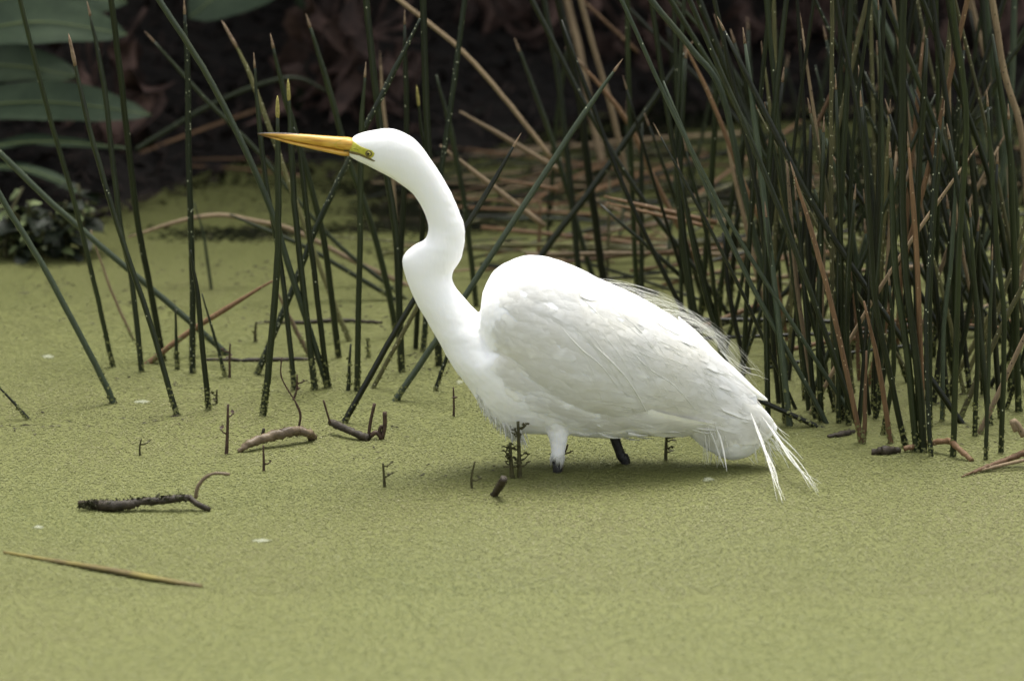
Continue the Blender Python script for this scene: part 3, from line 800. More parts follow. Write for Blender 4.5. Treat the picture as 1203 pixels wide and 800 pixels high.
stem([(404, 497), (485, 355), (547, 267), (606, 168)], 8.5, 'reed_dark', 'dark crusted reed leaning across behind the bend of the neck', None, 'tip')
stem([(438, 456), (489, 363), (530, 285)], 6.5, 'olive', 'olive speckled reed leaning beside the dark crusted one', None)
stem([(464, 471), (511, 402), (547, 347), (672, 155), (724, 80)], 9, 'reed_pale', 'long straight bluish reed leaning over behind the shoulder', None, 'tip')
stem([(511, 459), (524, 422), (545, 365)], 6, 'reed_speck', 'short crusted stalk just before the breast', None)
stem([(432, 420), (432, 397)], 5.5, 'reed_dark', 'short cut reed stub between taller green reeds', 'cut reed stubs standing in the duckweed')
stem([(409, 459), (412, 404)], 7, 'reed', 'short cut reed stub between taller green reeds', 'cut reed stubs standing in the duckweed')
stem([(466, 353), (414, 322), (360, 291), (290, 261), (270, 252)], 7, 'reed', 'green reed fallen low across the stand behind the bill', None)
stem([(480, 336), (414, 306), (365, 280), (331, 266), (300, 260), (260, 253), (215, 259), (150, 279)], 7, 'tan', 'bent tan dead reed arching over the open duckweed', None, ext=False)
stem([(174, 427), (224, 389), (290, 348), (320, 330)], 8, 'brown', 'reddish dead reed lying at a slant among the green stems', None)
stem([(364, 418), (350, 392), (333, 358), (320, 332)], 6.5, 'tan', 'tan broken reed propped against the reddish one', None)
# behind the egret's back
gB = 'green reeds behind the back of the egret'
lB = 'dark green reed stem rising behind the back of the egret'
stem([(650, 188), (600, 125), (545, 62), (469, 0)], 6, 'tan', 'long straight tan cane slanting above the shoulder', None, y=1.45, bed=False)
stem([(662, 203), (600, 166), (540, 131)], 7, 'tan', 'tan dead cane lying above the reddish one behind the neck', None, y=1.5, bed=False)
stem([(640, 266), (580, 220), (517, 171)], 8, 'tan', 'thick tan cane slanting low behind the neck', None, y=1.2, bed=False)
stem([(655, 223), (585, 210)], 6, 'brown', 'short reddish dead stem behind the shoulder', None, y=1.5, bed=False)
stem([(706, 185), (690, 110), (680, 56), (666, 0)], 10, 'tan', 'thick pale dead stalk standing at the back by the dry leaves', None, y=2.3)
stem([(745, 258), (724, 150), (701, 68), (682, 0)], 8, 'tan', 'tan withered stalk behind the leaning bluish reed', None, y=1.6)
stem([(792, 256), (765, 203), (739, 146), (705, 101), (675, 68)], 7, 'brown', 'orange brown stalk with knobbly bud tip', None, 'bud', y=1.4)
stem([(750, 62), (684, 0)], 4.5, 'brown', 'thin brown stick leaning at the back', None, y=2.0, bed=False)
stem([(713, 350), (705, 300), (690, 188), (679, 105), (656, 0)], 11, 'reed_dark', lB, gB)
stem([(684, 350), (680, 320), (671, 225), (656, 94), (639, 0)], 9, 'reed', lB, gB)
stem([(700, 340), (680, 270), (655, 185), (630, 113), (609, 56)], 8, 'reed', lB, gB, 'tip')
stem([(596, 365), (641, 293), (690, 229), (746, 150), (808, 58)], 10, 'reed_dark', 'thick dark reed leaning across behind the back hump', None, 'tip')
stem([(750, 360), (746, 300), (739, 112), (737, 0)], 7.5, 'reed', lB, gB)
stem([(754, 362), (754, 300), (754, 144)], 7.5, 'reed', lB, gB)
stem([(985, 300), (935, 222), (857, 131), (799, 71), (729, 0)], 5.5, 'reed_dark', lB, gB)
stem([(925, 440), (900, 330), (875, 230), (848, 109), (814, 60), (765, 0)], 9, 'reed_pale', 'pale grey green reed bowed over above the back', None)
stem([(960, 330), (900, 170), (860, 80), (793, 0)], 5, 'reed', lB, gB)
stem([(925, 400), (902, 285), (876, 221), (837, 120), (802, 49)], 6.5, 'brown', 'brown withered stalk bowed beside the pale grey green reed', None, 'tip')
stem([(830, 365), (810, 300), (795, 240), (761, 144)], 6.5, 'reed_dark', lB, gB, 'tip')
stem([(842, 262), (709, 231)], 7, 'brown', 'brown cane lying flat behind the back', None, y=1.0, bed=False)
stem([(838, 268), (712, 238)], 5, 'brown', 'thin brown cane lying under a thicker one behind the back', None, y=1.05, bed=False)
stem([(714, 330), (716, 210)], 5, 'olive', 'yellow dead stalk standing behind the back', None)
stem([(644, 300), (644, 218)], 4.5, 'reed_dark', lB, gB)
stem([(632, 312), (635, 235)], 6, 'brown', 'fuzzy brown rotten stalk behind the shoulder', None)
stem([(806, 330), (705, 240)], 6.5, 'reed', 'fallen green reed lying behind the back hump', None, y=0.95, bed=False)
stem([(963, 502), (896, 472), (800, 428)], 7.5, 'reed_dark', 'dark reed end sticking out past the wing tip into the water', None, ext=False)
# front of the dense clump
gF = 'green reeds along the front of the dense clump'
lF = 'green reed stem along the front edge of the dense clump'
stem([(1012, 520), (981, 375), (953, 270), (932, 203)], 7.5, 'brown', 'tall orange brown dead stem at the front of the dense clump', None, 'tip')
stem([(1001, 462), (992, 356), (979, 270), (970, 225), (951, 128)], 8, 'olive', 'pale olive stem with white flaking specks at the clump front', None, 'tip')
stem([(1047, 521), (1034, 439), (1015, 354)], 7.5, 'brown', 'short brown dead stem leaning at the clump front', None)
stem([(1015, 521), (1018, 412)], 6.5, 'brown', 'short upright rotten brown stem at the clump front', None)
stem([(1064, 525), (1030, 364), (1022, 270), (1012, 120)], 8.5, 'reed', lF, gF, 'tip')
stem([(1077, 530), (1064, 401), (1052, 315), (1046, 180)], 10, 'reed', lF, gF, 'tip')
stem([(1085, 531), (1080, 450), (1062, 290), (1060, 60), (1062, 0)], 11, 'reed', lF, gF)
stem([(1084, 528), (1081, 394), (1075, 270), (1067, 168)], 8, 'brown', 'thick upright brown stem wedged between green reeds', None, 'tip')
stem([(1094, 536), (1090, 470), (1088, 382), (1094, 270), (1100, 150)], 7, 'reed_speck', 'green reed streaked with white flakes at the clump front', None)
stem([(1107, 495), (1109, 382), (1118, 300), (1124, 190)], 6.5, 'reed_pale', 'slender pale bluish reed bowed within the dense clump', None)
stem([(1120, 536), (1124, 382), (1128, 270), (1135, 131), (1118, 0)], 8.5, 'reed', lF, gF)
stem([(1126, 496), (1165, 409), (1198, 343), (1230, 280)], 7.5, 'olive', 'olive stem leaning outward from the clump', None)
stem([(1150, 510), (1161, 487), (1203, 398), (1235, 330)], 7.5, 'tan', 'tan stem leaning outward from the clump low over the water', None)
stem([(1176, 532), (1180, 382), (1171, 285), (1160, 120)], 7.5, 'reed', lF, gF, 'tip')
stem([(1145, 512), (1148, 400), (1140, 250)], 7, 'reed', lF, gF, 'tip')
stem([(1158, 540), (1160, 470), (1166, 300)], 6, 'reed', lF, gF, 'tip')
stem([(1215, 420), (1203, 180), (1180, 86), (1166, 0)], 9.5, 'tan', 'tall ringed tan cane at the outer side of the clump', None)
stem([(1192, 330), (1176, 150), (1157, 67), (1141, 0)], 6.5, 'tan', 'narrow tan cane beside the tall ringed one', None)
stem([(1100, 330), (1075, 140), (1054, 67), (1026, 0)], 10, 'reed_pale', 'broad pale grey reed high in the dense clump', None)
stem([(950, 170), (970, 124), (1000, 60), (1021, 0)], 5.5, 'brown', 'orange stick leaning high in the dense clump', None, y=1.0, bed=False)
stem([(830, 388), (920, 346), (1004, 245), (1090, 184), (1165, 127)], 7.5, 'reed_dark', 'long dark reed leaning low across the dense clump', None)
for b, m_, t in [((923, 497), (915, 400), (900, 250)), ((958, 492), (950, 400), (935, 230)), ((965, 495), (962, 380), (968, 150)), ((986, 492), (990, 380), (982, 100)),
                 ((991, 494), (985, 330), (1000, 0)), ((1026, 480), (1030, 300), (1010, 90)), ((1037, 510), (1050, 430), (1045, 330))]:
    stem([b, m_, t], random.uniform(7, 9.5), 'reed', lF, gF, 'tip')
# dense clump behind
gC = 'green reeds massed in the dense clump'
lC = 'dark green reed stem massed within the dense clump behind the tail'
gT = 'dead stems standing in the dense clump'
crnd = random.Random(42)
for i in range(166):
    u = crnd.random() ** 0.72
    bx = 790 + 440 * u
    lo = 350; hi = 470 if bx < 900 else 505
    by = lo + (hi - lo) * crnd.random() ** 0.9
    if bx < 860: by = min(by, 415)
    lean = crnd.gauss(0, 0.14) - 0.03
    if crnd.random() < 0.34: lean = crnd.choice([-1, 1]) * crnd.uniform(0.25, 0.65)
    H = crnd.uniform(230, 620) if crnd.random() < .75 else crnd.uniform(120, 260)
    ty = by - H; tx = bx + lean * H; cb = crnd.uniform(-0.045, 0.045) * H
    mid = ((bx + tx) / 2 + cb, (by + ty) / 2)
    if ty < -10:
        q = (by + 8) / (by - ty); tx = bx + (tx - bx) * q; ty = -8; mid = ((bx + tx) / 2 + cb, (by + ty) / 2)
    if crnd.random() < 0.82:
        mt = crnd.choices(['reed', 'reed_dark', 'reed_pale', 'reed_speck'], [6, 4.5, 0.9, .6])[0]
        W_ = crnd.uniform(5.0, 9.6)
        stem([(bx, by), mid, (tx, ty)], W_, mt, describe([(bx, by), (tx, ty)], W_, mt, 'in the dense clump'), gC, 'tip' if crnd.random() < .7 else None)
    else:
        W_ = crnd.uniform(4.5, 7.5); mt = crnd.choice(['brown', 'tan', 'olive'])
        stem([(bx, by), mid, (tx, ty)], W_, mt, 'dead ' + describe([(bx, by), (tx, ty)], W_, mt, 'in the dense clump'), gT, 'tip')
for i in range(26):                                # looser reeds far back
    bx = crnd.uniform(620, 1210); by = crnd.uniform(215, 330); H = crnd.uniform(90, 330); lean = crnd.gauss(0, .18)
    ty = by - H; tx = bx + lean * H
    if ty < -8: q = (by + 8) / H; tx = bx + lean * H * q; ty = -8
    W_ = crnd.uniform(4.5, 7.5); mt = crnd.choice(['reed', 'reed', 'reed_dark', 'reed_pale'])
    stem([(bx, by), ((bx + tx) / 2 + crnd.uniform(-6, 6), (by + ty) / 2), (tx, ty)], W_, mt, describe([(bx, by), (tx, ty)], W_, mt, 'far back by the bank'), 'green reeds far back before the bank', 'tip')
# fallen dead reeds lying on the far water
gD = 'dead reeds lying flat on the far water'
for i in range(130):
    if crnd.random() < .66: px_, py_ = crnd.uniform(540, 900), crnd.uniform(195, 350)
    elif crnd.random() < .6: px_, py_ = crnd.uniform(860, 1210), crnd.uniform(180, 440)
    else: px_, py_ = crnd.uniform(150, 540), crnd.uniform(150, 235)
    c = G(px_, py_); L = crnd.uniform(0.08, 0.32); a = crnd.gauss(0, 0.5)
    d = Vector((math.cos(a), math.sin(a), crnd.gauss(0.03, 0.09)))
    z = crnd.uniform(0.004, 0.035) + abs(d.z) * L
    p = [c - d * L + Vector((0, 0, z)), c + Vector((0, crnd.uniform(-.02, .02), z + .004)), c + d * L + Vector((0, 0, z))]
    r = crnd.uniform(0.0018, 0.0048)
    v, f = tube(catmull(p, 4), [r] * 9, 6)
    mt = crnd.choices(['brown', 'tan', 'olive', 'reed', 'reed_dark'], [3, 2.4, 2, 2.2, 4])[0]
    o = mesh_obj('fallen_reed', v, f, M[mt], None, origin=c)
    where = 'in the dark hollow beyond the bill' if px_ < 540 else 'on the far water behind the back' if px_ < 880 else 'within the dense clump'
    tag(o, ('short ' if L < .16 else 'long ') + LOOK[mt] + ' fallen reed lying flat ' + where, 'reed', gD)

# ------------------------------------------------------------------ sticks, sprigs and floating bits
def lay(pts, rads, mat, name, label, cat, z=None, rough=0.0, sides=9, group=None, lows=None):
    p3 = [G(x, y, zz) for (x, y, zz) in pts]
    path = catmull(p3, 9); n_ = len(path)
    rr_ = np.interp(np.linspace(0, 1, n_), np.linspace(0, 1, len(rads)), rads)
    q = [np.array(p) + np.array([noise.noise((i * .9, 1, 7)) * rough, 0, noise.noise((i * .9, 5, 2)) * rough]) for i, p in enumerate(path)]
    rr_ = [r * PX * (1 + rough * 90 * noise.noise(Vector(path[i]) * 55)) for i, r in enumerate(rr_)]
    v, f = tube(q, rr_, sides)
    v = [p + noise.noise_vector(p * 120) * (rads[len(rads) // 2] * PX * .32) + noise.noise_vector(p * 420) * (rads[len(rads) // 2] * PX * .16) for p in v]
    o = mesh_obj(name, v, f, M[mat], None, origin=p3[0]); tag(o, label, cat, group); return o, p3[0]
# mossy stick with a hooked twig
o, og = lay([(92, 590, .006), (115, 593, .008), (140, 594, .010), (165, 590, .014), (195, 587, .018), (222, 584, .022)], [2, 6, 6.5, 4.5, 4.5, 4], 'wood_dark', 'mossy_stick', 'dark mossy stick with a curled twig floating on open duckweed', 'stick', rough=0.0022)
v, f = tube(catmull([G(222, 584, .02), G(232, 592, .012), G(247, 599, .002)], 4), [.006, .0055, .005, .005, .0052, .005, .005, .005, .004], 8)
mesh_obj('broken_end', v, f, M['wood_dark'], o, origin=og)
pp = [PL(a, b, G(228, 592).y) for a, b in ((230, 585), (232, 573), (240, 562), (252, 556), (270, 557))]
v, f = tube(catmull(pp, 4), [.0032] * 10 + [.0026] * 7, 8); mesh_obj('twig', v, f, M['wood'], o, origin=og)
fv, ff = [], []
mrn = random.Random(9)
for _ in range(420):
    q = mrn.random() * .97; c = G(96 + 126 * q, 592.5 - 8 * q, .010 + .012 * q) + Vector((mrn.gauss(0, .003), mrn.gauss(0, .004), mrn.gauss(0, .0035)))
    k = len(fv); L = mrn.uniform(.0015, .0042)
    for _2 in range(4): fv.append(c + Vector((mrn.gauss(0, 1), mrn.gauss(0, 1), mrn.gauss(0, 1))) * L * .7)
    ff += [(k, k + 1, k + 2), (k, k + 2, k + 3), (k, k + 1, k + 3), (k + 1, k + 2, k + 3)]
mm = mesh_obj('moss', fv, ff, M['moss'], o, smooth=False, origin=og); mm['kind'] = 'stuff'
# curved bare log
o, og = lay([(280, 530, .002), (292, 522, .012), (312, 514, .018), (332, 509, .022), (350, 506, .022), (362, 509, .016), (368, 515, .002)], [3, 5, 6, 6, 6, 5.5, 5], 'wood', 'curved_log', 'curved bare brown log arching out of the duckweed', 'log', rough=0.0015)
pp = [PL(a, b, G(352, 512).y) for a, b in ((350, 506), (353, 488), (347, 472), (337, 456), (330, 440), (331, 420))]
v, f = tube(catmull(pp, 4), [.0022] * 8 + [.0013] * 13, 7); mesh_obj('shoot', v, f, M['twig_red'], o, origin=og)
pp = [PL(a, b, G(312, 520).y) for a, b in ((312, 522), (309, 512), (310, 503))]
v, f = tube(catmull(pp, 4), [.005, .005, .004, .004, .004, .0035, .003, .003, .002], 7); mesh_obj('knot', v, f, M['wood_dark'], o, origin=og)
# broken stick ending in twigs
o, og = lay([(388, 496, .02), (405, 503, .016), (420, 510, .010), (434, 515, .004)], [4.5, 4.5, 4.5, 5], 'wood_dark', 'broken_stick', 'broken dark stick with upright twigs below the leaning reed', 'stick', rough=0.001)
for pts, r in (([(433, 513), (435, 497), (440, 474)], 2.0), ([(449, 515), (452, 500), (452, 484)], 2.6), ([(434, 513), (442, 508), (449, 515)], 3.0), ([(447, 516), (446, 505), (449, 500)], 2.2), ([(388, 497), (384, 484), (380, 470)], 1.2)):
    yy = G(434, 516).y; v, f = tube(catmull([PL(a, b, yy) for a, b in pts], 4), r * PX, 6); mesh_obj('twig', v, f, M['twig_red'], o, origin=og)
# floating brown blade
bp = catmull([G(4, 650, .0005), G(60, 659, .001), (G(120, 668, .003)), G(180, 679, .003), G(238, 690, .0005)], 6); n_ = len(bp)
v, f = [], []
for i, p in enumerate(bp):
    u = i / (n_ - 1); hw = 0.013 * (math.sin(math.pi * (0.02 + .96 * u ** 1.5)) ** .8) * (1 + .3 * noise.noise((u * 12, 3, 1)))
    for c in (-1, 0, 1): v.append(Vector(p) + Vector((0.25 * c * hw, c * hw, (1 - abs(c)) * .004 + .001)))
    v.append(Vector(p) + Vector((0, 0, -.002)))
for i in range(n_ - 1):
    for c in range(2): q = i * 4 + c; f.append((q, q + 1, q + 5, q + 4))
    q = i * 4; f.append((q, q + 4, q + 7, q + 3)); f.append((q + 2, q + 3, q + 7, q + 6))
M['blade'] = simple_mat('rotting_blade', (0.055, 0.032, 0.02), (0.20, 0.17, 0.035), 0.6, 9, stretch=(1, 2, 2))
tag(mesh_obj('floating_leaf', v, f, M['blade'], None, origin=Vector(bp[0])), 'long brown rotting leaf blade lying on open duckweed', 'leaf')
# bent dead stems at the right front
o, og = lay([(1062, 527, .006), (1085, 522, .012), (1114, 518, .024), (1122, 523, .022), (1142, 541, .002)], [3, 3.6, 3.8, 3.8, 3], 'brown', 'bent_stem', 'red brown bent stem folded over on the water before the clump', 'stem', rough=.0012)
o, og = lay([(1130, 560, .002), (1152, 551, .006), (1180, 541, .012), (1215, 527, .03)], [.8, 2.4, 3.4, 4], 'brown', 'dead_leaf_stalk', 'split reddish leaf stalk lying on the water past the clump', 'stalk', rough=.0012)
v, f = tube(catmull([G(1150, 553, .004), G(1178, 546, .010), G(1215, 538, .018)], 5), [.0015] * 3 + [.003] * 8, 7); mesh_obj('split_strand', v, f, M['tan'], o, origin=og)
pp = [PL(a, b, G(1190, 545).y) for a, b in ((1203, 512), (1196, 500), (1190, 495), (1194, 506))]
v, f = tube(catmull(pp, 4), [.006] * 13, 7); mesh_obj('curled_end', v, f, M['tan'], o, origin=og)
lay([(1024, 531, .004), (1040, 529, .007), (1056, 529, .004)], [4, 5, 3.5], 'wood_dark', 'wood_chunk', 'small dark rotten wood chunk at the clump foot', 'wood', rough=.003)
lay([(972, 513, .002), (988, 510, .004), (1004, 507, .002)], [2, 4, 2.5], 'wood_dark', 'bark_piece', 'flat dark bark piece floating between the tail and the clump', 'bark', rough=.002)
for pts, lab in (([(310, 378, .004), (350, 379, .004), (395, 376, .005), (450, 379, .003)], 'thin dark twig afloat behind the reed stand'), ([(238, 422, .003), (300, 423, .003), (382, 421, .003)], 'very thin twig afloat between the reeds left of the neck')):
    lay(pts, [1.5, 2.4, 2.8, 1.6], 'wood_dark', 'floating_twig', lab, 'twig', rough=.002)
# sprigs: little drowned shoots
def sprig(bx, by, h, label, mat='sprig', leaves=6, lean=0.0, r=2.6, group=None, seed=1, twin=False):
    rn = random.Random(seed); b = G(bx, by); y = b.y
    root = empty('sprig', b); tag(root, label, 'sprig', group)
    for dx, hh_ in ([(0, h)] if not twin else [(0, h), (-9, h * .62)]):
        pts = [(bx + dx, by + 4), (bx + dx + lean * h * .4 + rn.uniform(-2, 2), by - hh_ * .4), (bx + dx + lean * h + rn.uniform(-3, 3), by - hh_)]
        p3 = catmull([PL(a, c, y) for a, c in pts], 5); n_ = len(p3)
        p3 = [np.array(p3[0]) + np.array((0, 0, -.05))] + p3
        v, f = tube(p3, [r * PX * .5 * (1.3 - .6 * i / n_) for i in range(n_ + 1)], 7)
        mesh_obj('stem', v, f, M[mat], root, origin=b)
        def leaflet(e, d, L):
            s_ = d.cross(Vector((0, 0, 1)));  s_ = s_.normalized() if s_.length > 1e-4 else Vector((1, 0, 0)); wd = L * .42; n3 = s_.cross(d)
            vv = [e, e + d * L * .4 + s_ * wd + n3 * .001, e + d * L, e + d * L * .4 - s_ * wd + n3 * .001, e + d * L * .5 - n3 * .0014]
            mesh_obj('leaf', vv, [(0, 1, 4), (1, 2, 4), (2, 3, 4), (3, 0, 4)], M[mat], root, smooth=False, origin=b)
        for i in range(max(1, leaves // 2)):
            q = 0.35 + .65 * (i + rn.random()) / max(1, leaves // 2); e = Vector(p3[min(n_, 1 + int(q * (n_ - 1)))])
            a = rn.choice([0, math.pi]) + rn.gauss(0, .7); L = rn.uniform(5, 13) * PX
            d = Vector((math.cos(a), math.sin(a), rn.uniform(-.1, .6))).normalized()
            m1 = e + d * L * .55 + Vector((0, 0, -.001)); m2 = e + d * L + Vector((0, 0, rn.uniform(-.001, .004)))
            v, f = tube([e, m1, m2], [.0016, .0014, .0010], 5); mesh_obj('twig', v, f, M[mat], root, origin=b)
            for _ in range(2 if leaves > 3 else 1):
                a2 = rn.uniform(0, 6.28); leaflet(m2 - d * .001, Vector((math.cos(a2), math.sin(a2), rn.uniform(-.2, .8))).normalized(), rn.uniform(4, 8) * PX)
sprig(611, 561, 66, 'leafy brown green sprig before the breast of the egret', leaves=22, r=5, seed=4, twin=True)
sprig(782, 541, 36, 'small branching sprig beneath the belly by the far leg', leaves=8, r=4, seed=5, mat='sprig')
sprig(266, 533, 58, 'reddish sprig with a pale tip beside the curved log', 'twig_red', leaves=4, r=4, seed=6)
sprig(452, 572, 28, 'little sprig in open duckweed between log and egret', leaves=4, r=3.4, seed=7)
sprig(555, 574, 32, 'thin dark sprig in front of the leafy one', leaves=3, r=2.8, seed=8)
sprig(310, 553, 30, 'short red sprig in front of the curved log', 'twig_red', leaves=3, r=3, seed=9)
sprig(533, 489, 34, 'thin brown shoot just before the breast', 'twig_red', leaves=3, r=2.8, seed=10)
sprig(270, 444, 40, 'dark shoot with bud behind the curved log among reeds', 'twig_red', leaves=4, r=3.2, seed=11)
sprig(300, 402, 24, 'dark leafy shoot in the open channel between the reeds', leaves=5, r=4, seed=12)
sprig(165, 535, 20, 'tiny upright shoot in open duckweed behind the mossy stick', leaves=2, r=2.4, seed=13)
sprig(660, 552, 30, 'crooked dark twig close against the feathered leg', 'twig_red', leaves=2, r=3, seed=14, lean=.2)
sprig(343, 470, 30, 'tangled red shoot at the foot of the reed stand', 'twig_red', leaves=5, r=2.8, seed=15, lean=.3)
sprig(255, 474, 16, 'low dark shoot beside the short cut reed', leaves=4, r=3, seed=16)
o, og = lay([(580, 582, .0), (586, 573, .018), (592, 562, .04)], [4.5, 4.5, 4.5], 'wood_dark', 'stub', 'short dark stub jutting out before the sprig', 'stub', rough=.001)
M['down'] = simple_mat('wet_down', (0.15, 0.165, 0.09), (0.24, 0.25, 0.17), 0.6, 120)
for (x, y, wd, dp, lab) in ((57, 417, 15, 5, 'pale wet down feather afloat behind the leaning pale reed'), (308, 633, 19, 4, 'pale wet down feather afloat on open duckweed'), (168, 470, 20, 4, 'thin pale film patch on the duckweed by the reeds'), (832, 561, 14, 5, 'pale wet down feather afloat under the tail'), (45, 617, 14, 3, 'faint pale feather afloat before the mossy stick'), (540, 447, 8, 6, 'pale bubble patch by the breast')):
    c = G(x, y, .0035); v = [c + Vector((0, 0, .0008))]; f = []; rn = random.Random(x)
    for k in range(16):
        a = 2 * math.pi * k / 16; q = rn.uniform(.55, 1.15); v.append(c + Vector((math.cos(a) * wd * PX * q * .6, math.sin(a) * dp * PX * q * 2.0, -.003)))
    for k in range(16): f.append((0, 1 + k, 1 + (k + 1) % 16))
    tag(mesh_obj('floating_feather', v, f, M['down'], None, origin=c), lab, 'feather')

# ------------------------------------------------------------------ bank vegetation
M['leaf_big'] = simple_mat('broad_leaf', (0.022, 0.036, 0.019), (0.05, 0.072, 0.038), 0.6, 14, stretch=(1, 1, 1), spec=0.18)
M['rib'] = simple_mat('leaf_rib', (0.09, 0.12, 0.045), (0.15, 0.18, 0.07), 0.5, 30)
M['leaf_dead'] = simple_mat('dead_leaf', (0.014, 0.008, 0.006), (0.10, 0.060, 0.046), 0.8, 25, bstr=0.8, bdist=0.004, objvar=0.5)
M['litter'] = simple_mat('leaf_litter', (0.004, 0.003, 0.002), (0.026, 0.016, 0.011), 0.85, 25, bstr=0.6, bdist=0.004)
M['leaf_small'] = simple_mat('small_leaf', (0.09, 0.12, 0.045), (0.20, 0.24, 0.10), 0.5, 60, objvar=0.3)
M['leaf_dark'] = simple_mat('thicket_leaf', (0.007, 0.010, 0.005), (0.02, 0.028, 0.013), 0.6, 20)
def long_leaf(parent, a, b, wd, y0, y1, droop=0.03, twist=0.5, mat='leaf_big'):
    A = PL(a[0], a[1], y0); B = PL(b[0], b[1], y1); n_ = 12; v, f = [], []; rv = []
    mid = (A + B) / 2 + Vector((0, 0, droop)); path = [Vector(p) for p in catmull([A, mid, B], n_ // 2)]; n_ = len(path)
    og = parent.matrix_world.translation
    for i, p in enumerate(path):
        u = i / (n_ - 1); t = (path[min(i + 1, n_ - 1)] - path[max(0, i - 1)]).normalized()
        s_ = Vector((0, math.cos(twist), math.sin(twist))); s_ = (s_ - t * s_.dot(t)).normalized(); nn = t.cross(s_).normalized()
        if nn.z < 0: nn = -nn
        hw = wd * (max(0, math.sin(math.pi * min(1, .12 + .88 * u))) ** .65) * .5 + .001
        for c in (-2, -1, 0, 1, 2):
            v.append(p + s_ * (c / 2 * hw) + nn * (abs(c) * .10 * hw + .010 * noise.noise((u * 5, c * .9, wd * 40 + a[1] * .1))))
        rv.append(p + nn * .0035)
    for i in range(n_ - 1):
        for c in range(4): q = i * 5 + c; f.append((q, q + 1, q + 6, q + 5))
    lf = mesh_obj('leaf', v, f, M[mat], parent, origin=og)
    v, f = tube(rv, [.0028 * (1 - .7 * i / n_) for i in range(n_)], 6)
    mesh_obj('midrib', v, f, M['rib'], lf, origin=og)
    if parent.name.startswith('broad'):
        v, f = tube(catmull([path[1], A + Vector((-.01, 0, -.006)), Vector((og.x, og.y, max(.06, A.z - .05)))], 4), [.004] * 9, 6)
        mesh_obj('petiole', v, f, M['rib'], lf, origin=og)
pb = Vector((-1.24, 2.2, 0.02))
bp_ = empty('broad_leaf_plant', pb); tag(bp_, 'broad strap leaved green plant with pale midribs on the bank', 'plant')
Y = 2.15
long_leaf(bp_, (-60, 45), (150, 42), .125, Y, Y - .1, .03, .75); long_leaf(bp_, (-60, 128), (178, 136), .10, Y - .05, Y - .12, .02, .8)
long_leaf(bp_, (-50, 78), (92, 92), .12, Y + .1, Y, .01, .5); long_leaf(bp_, (-40, 8), (150, 4), .12, Y + .15, Y + .05, .02, .9)
long_leaf(bp_, (-60, 182), (150, 176), .06, Y - .1, Y - .15, .02, .2); long_leaf(bp_, (-60, 200), (110, 232), .055, Y - .1, Y - .25, .03, .1)
long_leaf(bp_, (-40, -30), (140, -40), .13, Y + .2, Y + .1, .03, .8)
v, f = tube([pb + Vector((.01, .02, -.1)), pb + Vector((0, 0, .15)), pb + Vector((-.01, .02, .42))], [.02, .018, .01], 8); mesh_obj('stalk', v, f, M['leaf_big'], bp_, origin=pb)
ob = Vector((-.5, 2.9, .05)); op = empty('oval_leaf_plant', ob); tag(op, 'plant with a wide drooping oval leaf over the dark hollow', 'plant')
long_leaf(op, (330, -40), (222, 22), .15, 2.6, 2.45, .02, 1.0); long_leaf(op, (330, -90), (420, -60), .13, 2.6, 2.5, .02, .9)
v, f = tube([ob + Vector((0, 0, -.1)), ob + Vector((.03, -.1, .25)), Vector(PL(330, -60, 2.6))], [.012, .010, .006], 8); mesh_obj('stalk', v, f, M['leaf_big'], op, origin=ob)
# arched far stalk
stem([(160, 176), (185, 160), (250, 122), (310, 98), (350, 92), (385, 108)], 7, 'reed', 'curved green stalk arching over the dark hollow', None, y=1.95, bed=False)
# marsh plant at the water edge
mp_ = empty('marsh_plant', G(60, 306)); og = mp_.location.copy(); tag(mp_, 'low dark marsh plant with small pale leaves at the water edge', 'plant')
rn = random.Random(77)
leafmeshes = {}
def leaf_mesh(key, L, wd, curl, mat, seed, fold=.25):
    r_ = random.Random(seed); v, f = [], []; n_ = 6
    for i in range(n_ + 1):
        u = i / n_; hw = wd * .5 * math.sin(math.pi * (.06 + .90 * u)) ** .8; z = -curl * u * u * L + r_.uniform(-.03, .03) * L
        for c in (-1, 0, 1): v.append((u * L * (1 - .3 * curl * u), c * hw * (1 + r_.uniform(-.2, .2)), z + abs(c) * hw * fold * r_.uniform(.6, 1.8)))
    for i in range(n_):
        for c in range(2): q = i * 3 + c; f.append((q, q + 1, q + 4, q + 3))
    me = bpy.data.meshes.new(key); me.from_pydata(v, [], f); me.polygons.foreach_set('use_smooth', [True] * len(f)); me.materials.append(M[mat]); return me
small = [leaf_mesh('small_leaf', .032, .018, .4, 'leaf_small', i) for i in range(4)]
darkl = [leaf_mesh('dark_leaf', .07, .035, .5, 'leaf_dark', i) for i in range(4)]
dead = [leaf_mesh('dry_leaf', rn.uniform(.07, .12), rn.uniform(.035, .06), rn.uniform(.5, 1.3), 'leaf_dead', i, 1.0) for i in range(8)]
def put(me, name, parent, loc, rot, s=1.0):
    o = link(bpy.data.objects.new(name, me)); o.parent = parent; o.location = Vector(loc) - parent.matrix_world.translation; o.rotation_euler = rot; o.scale = (s, s, s); return o
for st in range(20):
    x0 = rn.uniform(-8, 108); b = G(x0, rn.uniform(285, 306)); h = rn.uniform(.05, .15); tp = b + Vector((rn.uniform(-.04, .04), rn.uniform(-.05, .05), h))
    v, f = tube(catmull([b + Vector((0, 0, -.05)), b + Vector((.005, 0, h * .5)), tp], 3), [.004] * 4 + [.003] * 3, 6); mesh_obj('stem', v, f, M['sprig'], mp_, origin=og)
    for k in range(13):
        q = rn.random() ** .7; p = b.lerp(tp, q)
        pale = rn.random() < .6
        put(rn.choice(small if pale else darkl), 'leaf', mp_, p, (rn.uniform(-.4, .4), rn.uniform(-.6, .3), rn.uniform(0, 6.28)), rn.uniform(.6, 1.1))
